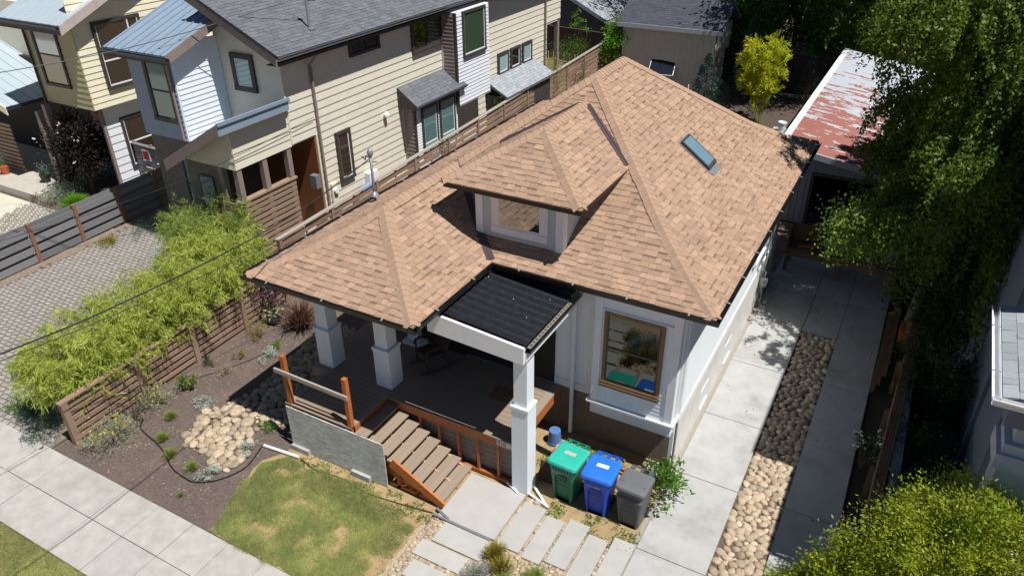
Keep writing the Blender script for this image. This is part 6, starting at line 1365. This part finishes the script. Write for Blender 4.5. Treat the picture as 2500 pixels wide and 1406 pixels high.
def cone(name, label, loc, R, H, n, mat):
    t = thing(name, label, 'tree', loc); h = rng.random(n)**1.4; a = rng.uniform(0, 6.283, n); r_ = R*(1-h)**.75*(.55+.5*np.sqrt(rng.random(n)))*(1+.2*np.sin(a*3+h*25)); c = np.stack([r_*np.cos(a), r_*np.sin(a), .1+h*H], 1)
    d = unit(np.stack([np.cos(a), np.sin(a), np.full(n, .6)], 1)+rng.normal(size=(n, 3))*.5); nobj('crown', leaf_mesh('crown', c, d, rng.uniform(.08, .17, n), .22, mat), t); MB().tube([(0, 0, 0), (0, 0, H*.8)], [.06, .02], 6).build('trunk', m_bark, t)
cone('conifer', 'grey blue conifer at the right end of the beige shed', (-9.7, 37.6, 0), .75, 2.6, 6000, l_conif); cone('conifer', 'tall narrow dark conifer behind the yellow bamboo', (-8.4, 40.6, 0), .8, 3.9, 6500, l_conif); cone('conifer', 'dark conifer against the rear fence left of the garage', (-5.3, 41.0, 0), .6, 2.2, 1600, l_conif); cone('conifer', 'small conifer by the white stake', (-8.6, 36.6, 0), .5, 1.6, 1400, l_conif)
bamboo('golden_bamboo', 'golden yellow bamboo clump standing behind the bungalow', (-6.9, 36.6, 0), .85, 3.8, 60, l_yel, .2, None, 0, 9, .16, -.1, lo=.1, cm=l_yel)
# ---- trees
def tree(name, label, base, top, crowns, leafL, asp, mat, r0=.18, bark=None, droop=.2, group=None, cat='tree', nl=14, zlim=None):
    t = thing(name, label, cat, base, 0, group); P, O, CC = [], [], []
    for c, r_, k, per, cr in crowns:
        a, b, cc = crown_pts(np.array(c)-np.array(base), r_, k, per, cr, .45); P.append(a); O.append(b); CC.append(cc)
    P, O, CC = np.vstack(P), np.vstack(O), np.vstack(CC); keep = P[:, 2] > .05; P, O = P[keep], O[keep]
    d = unit(O*.6+rng.normal(size=P.shape)*.7+np.array((0, 0, -droop))); nobj('crown', leaf_mesh('crown', P, d, leafL*rng.uniform(.6, 1.25, len(P)), asp, mat), t)
    limbs((0, 0, -.1), tuple(Vector(top)-Vector(base)), CC, r0, bark or m_bark, t, n=nl); return t
def weeping(name, label, base, top, centre, radii, nb, ns, per, L, mat, extra=None):
    """birch: branch ends, each with a bundle of strands of small leaves that hang down"""
    t = thing(name, label, 'tree', base); cc, pn = clumps(np.array(centre)-np.array(base), radii, nb, .4, -.95)
    if extra:
        c2, p2 = clumps(np.array(extra[0])-np.array(base), extra[1], extra[2], .3, -.9); cc = np.vstack([cc, c2]); pn = np.vstack([pn, p2])
    nb = len(cc); k = nb*ns
    c0 = np.repeat(cc, ns, 0)+rng.normal(size=(k, 3))*np.array((.28, .28, .16)); out = np.repeat(pn, ns, 0)*np.array((1, 1, 0))
    ln = np.repeat(rng.uniform(.5, 2.3, nb), ns)*rng.uniform(.6, 1.2, k); u = rng.random((k, per)); side = rng.normal(size=(k, 1, 3))*.14
    pts = c0[:, None, :]+out[:, None, :]*(u*.5)[:, :, None]+side*u[:, :, None]+rng.normal(size=(k, per, 3))*.05; pts[:, :, 2] -= u**1.2*ln[:, None]; pts = pts.reshape(-1, 3); pts = pts[pts[:, 2] > .7]
    d = unit(rng.normal(size=pts.shape)*.75+np.array((0, 0, -.6))); nobj('crown', leaf_mesh('crown', pts, d, L*rng.uniform(.6, 1.3, len(pts)), .62, mat), t)
    limbs((0, 0, -.1), tuple(Vector(top)-Vector(base)), cc, .15, M('shaded_birch_bark', srgb(120, 108, 96), .85, var=.3, scale=8), t, n=40); return t
weeping('birch_tree', 'large weeping birch hanging over the garage and driveway', (1.15, 20.6, 0), (1.5, 21.5, 8.5), (2.75, 23.0, 5.9), (3.35, 6.6, 4.7), 310, 12, 88, .102, l_birch, ((.3, 21.6, 8.6), (1.5, 2.4, .9), 34))
weeping('birch_tree', 'second weeping birch farther back at the right edge', (4.6, 29.0, 0), (4.6, 29.0, 8), (4.6, 29.0, 5.4), (3.4, 4.5, 4.6), 110, 12, 70, .125, l_birch)
lowb = thing('birch_branch', 'low birch branch coloured as if sunlit, reaching over the work bench', 'branch', (1.15, 20.0, 3.7)); mb = MB(); bp = [(0, 0, 0), (-.8, -.3, .15), (-1.5, -.6, .05), (-2.2, -.7, -.1)]; mb.tube(smooth_pts(bp, 4), [.016-.001*i for i in range(13)], 5); q0 = np.array([tuple(v) for v in smooth_pts(bp, 10)])
for k in range(14):
    s = q0[rng.integers(8, len(q0))]; e = s+np.array((random.uniform(-.6, .3), random.uniform(-.5, .5), -.3)); mb.tube([s, (s+e)/2+np.array((0, 0, .08)), e], [.008, .006, .003], 3)
mb.build('twigs', m_birch, lowb); s = q0[rng.integers(6, len(q0), 260)]; u = rng.random((260, 18)); q = s[:, None, :]+rng.normal(size=(260, 1, 3))*np.array((.3, .4, .12))+np.stack([rng.normal(size=(260, 18))*.08, rng.normal(size=(260, 18))*.08, .1-u*1.3], 2); q = q.reshape(-1, 3)
nobj('foliage', leaf_mesh('foliage', q, unit(rng.normal(size=q.shape)*.7+np.array((0, 0, -.5))), .09*rng.uniform(.7, 1.3, len(q)), .65, leafmat('birch_leaf_sun_tint', srgb(110, 142, 52), srgb(160, 182, 84), .55, 1.)), lowb)  # paler leaf colour paints in sunlight on this branch
tree('maple_tree', 'lime green maple crown filling the lower right corner', (2.6, 8.9, 0), (2.5, 9.3, 2.2), [((2.5, 9.7, 2.3), (2.0, 1.7, 1.3), 420, 170, .26), ((1.0, 9.3, 1.5), (1.0, .9, .85), 140, 170, .22), ((.25, 8.9, 1.0), (.8, .75, .65), 90, 170, .2)], .066, .4, l_maple, .12, droop=-.15)
bush('white_rose', 'white flowering rose bush between the maple and the driveway', 'rose', (.75, 10.6, 0), .5, 1.25, 900, .07, .5, l_green, flowers=(l_white, .07, .075)); bush('white_rose', 'white flower cluster beside the timber edging', 'rose', (.72, 14.1, 0), .25, .9, 260, .08, .5, l_dark, flowers=(l_white, .08, .07), k=12)
for x, y, r_, h, n, l in ((1.9, 16.9, .95, 1.7, 3200, 'dark evergreen shrub beside the timber edging'), (1.7, 14.6, .6, 1.0, 1200, 'low dark shrub in front of the evergreen shrub'), (2.0, 19.6, .8, 2.0, 1800, 'dark shrub under the birch by the house wall'), (1.65, 18.3, .75, 1.3, 1600, 'dark leafy shrub overhanging the timber edging'), (1.6, 21.8, .8, 1.5, 1600, 'dark shrub at the foot of the birch trunk'), (1.75, 12.9, .6, 1.1, 1200, 'dark shrub between the rose and the right-hand porch')): bush('evergreen_shrub', l, 'shrub', (x, y, 0), r_, h, n, .1, .35, l_dark, k=60)
back = [((-11.5, 47.5), (3.2, 2.6, 3.6), 4.6, 'broad dark tree behind the beige shed'), ((-7.6, 49.0), (3.0, 2.6, 3.8), 5.0, 'dark leafy tree behind the rear shelter'), ((-3.6, 47.5), (3.0, 2.4, 3.6), 4.8, 'leafy tree behind the garage roof'), ((.6, 46.5), (3.2, 2.6, 3.8), 5.0, 'tree between the garage and the birch'), ((-15.0, 52.0), (3.4, 2.6, 3.8), 5.6, 'tree beyond the grey roofed rear house'), ((4.2, 44.0), (3.0, 3.0, 3.8), 5.2, 'dark tree beyond the garage at the far right'), ((-9.5, 44.6), (1.6, 1.2, 1.8), 3.1, 'low leafy tree overhanging the rear fence'), ((-4.8, 45.0), (1.8, 1.2, 1.6), 3.2, 'low maple like tree beside the rear shelter')]
for (x, y), r_, z, l in back: tree('rear_tree', l, (x, y, 0), (x, y, z), [((x, y, z), r_, int(80*r_[0]), 130, .85)], .2, .55, l_dark if r_[0] > 2 else l_green, .16, group='trees behind the rear fence', nl=10)
tree('tall_shade_tree', 'tall tree standing over the rear yard behind the garage', (7.5, 47, 0), (7.0, 47, 12), [((4.5, 47.5, 12.5), (8.0, 5.5, 4.2), 420, 110, 1.2)], .26, .55, l_dark, .35, nl=24)
tree('tall_shade_tree', 'added unseen tree shading the rear yard, leaning over the rear fence', (-11.6, 45.6, 0), (-5.0, 42.5, 9), [((-3.9, 41.0, 10.2), (3.7, 3.5, 2.4), 170, 110, 1.0)], .24, .55, l_dark, .22, nl=14)  # unseen leaning tree added to shade the rear yard
tree('tall_shade_tree', 'tall tree at the far back shading the rear trees', (-3, 53, 0), (-3, 53, 12), [((-5.5, 49.0, 12.0), (12.0, 7.0, 4.2), 640, 110, 1.2)], .26, .55, l_dark, .35, nl=24)
q = np.hstack([rng.random((420, 2))*np.array((3.3, 9.5))+np.array((-2.75, 13.0)), np.full((420, 1), .046)]); q = q[rng.random(420) < np.clip((q[:, 1]-13)/7, .1, 1)]
nobj('leaf_litter', leaf_mesh('leaf_litter', q, unit(rng.normal(size=q.shape)*np.array((1, 1, .1))), rng.uniform(.02, .06, len(q)), .6, M('litter', srgb(96, 84, 58), .9, var=.3, scale=20, attr=.4)), None, label='dry leaves scattered on the driveway under the birch', kind='stuff')
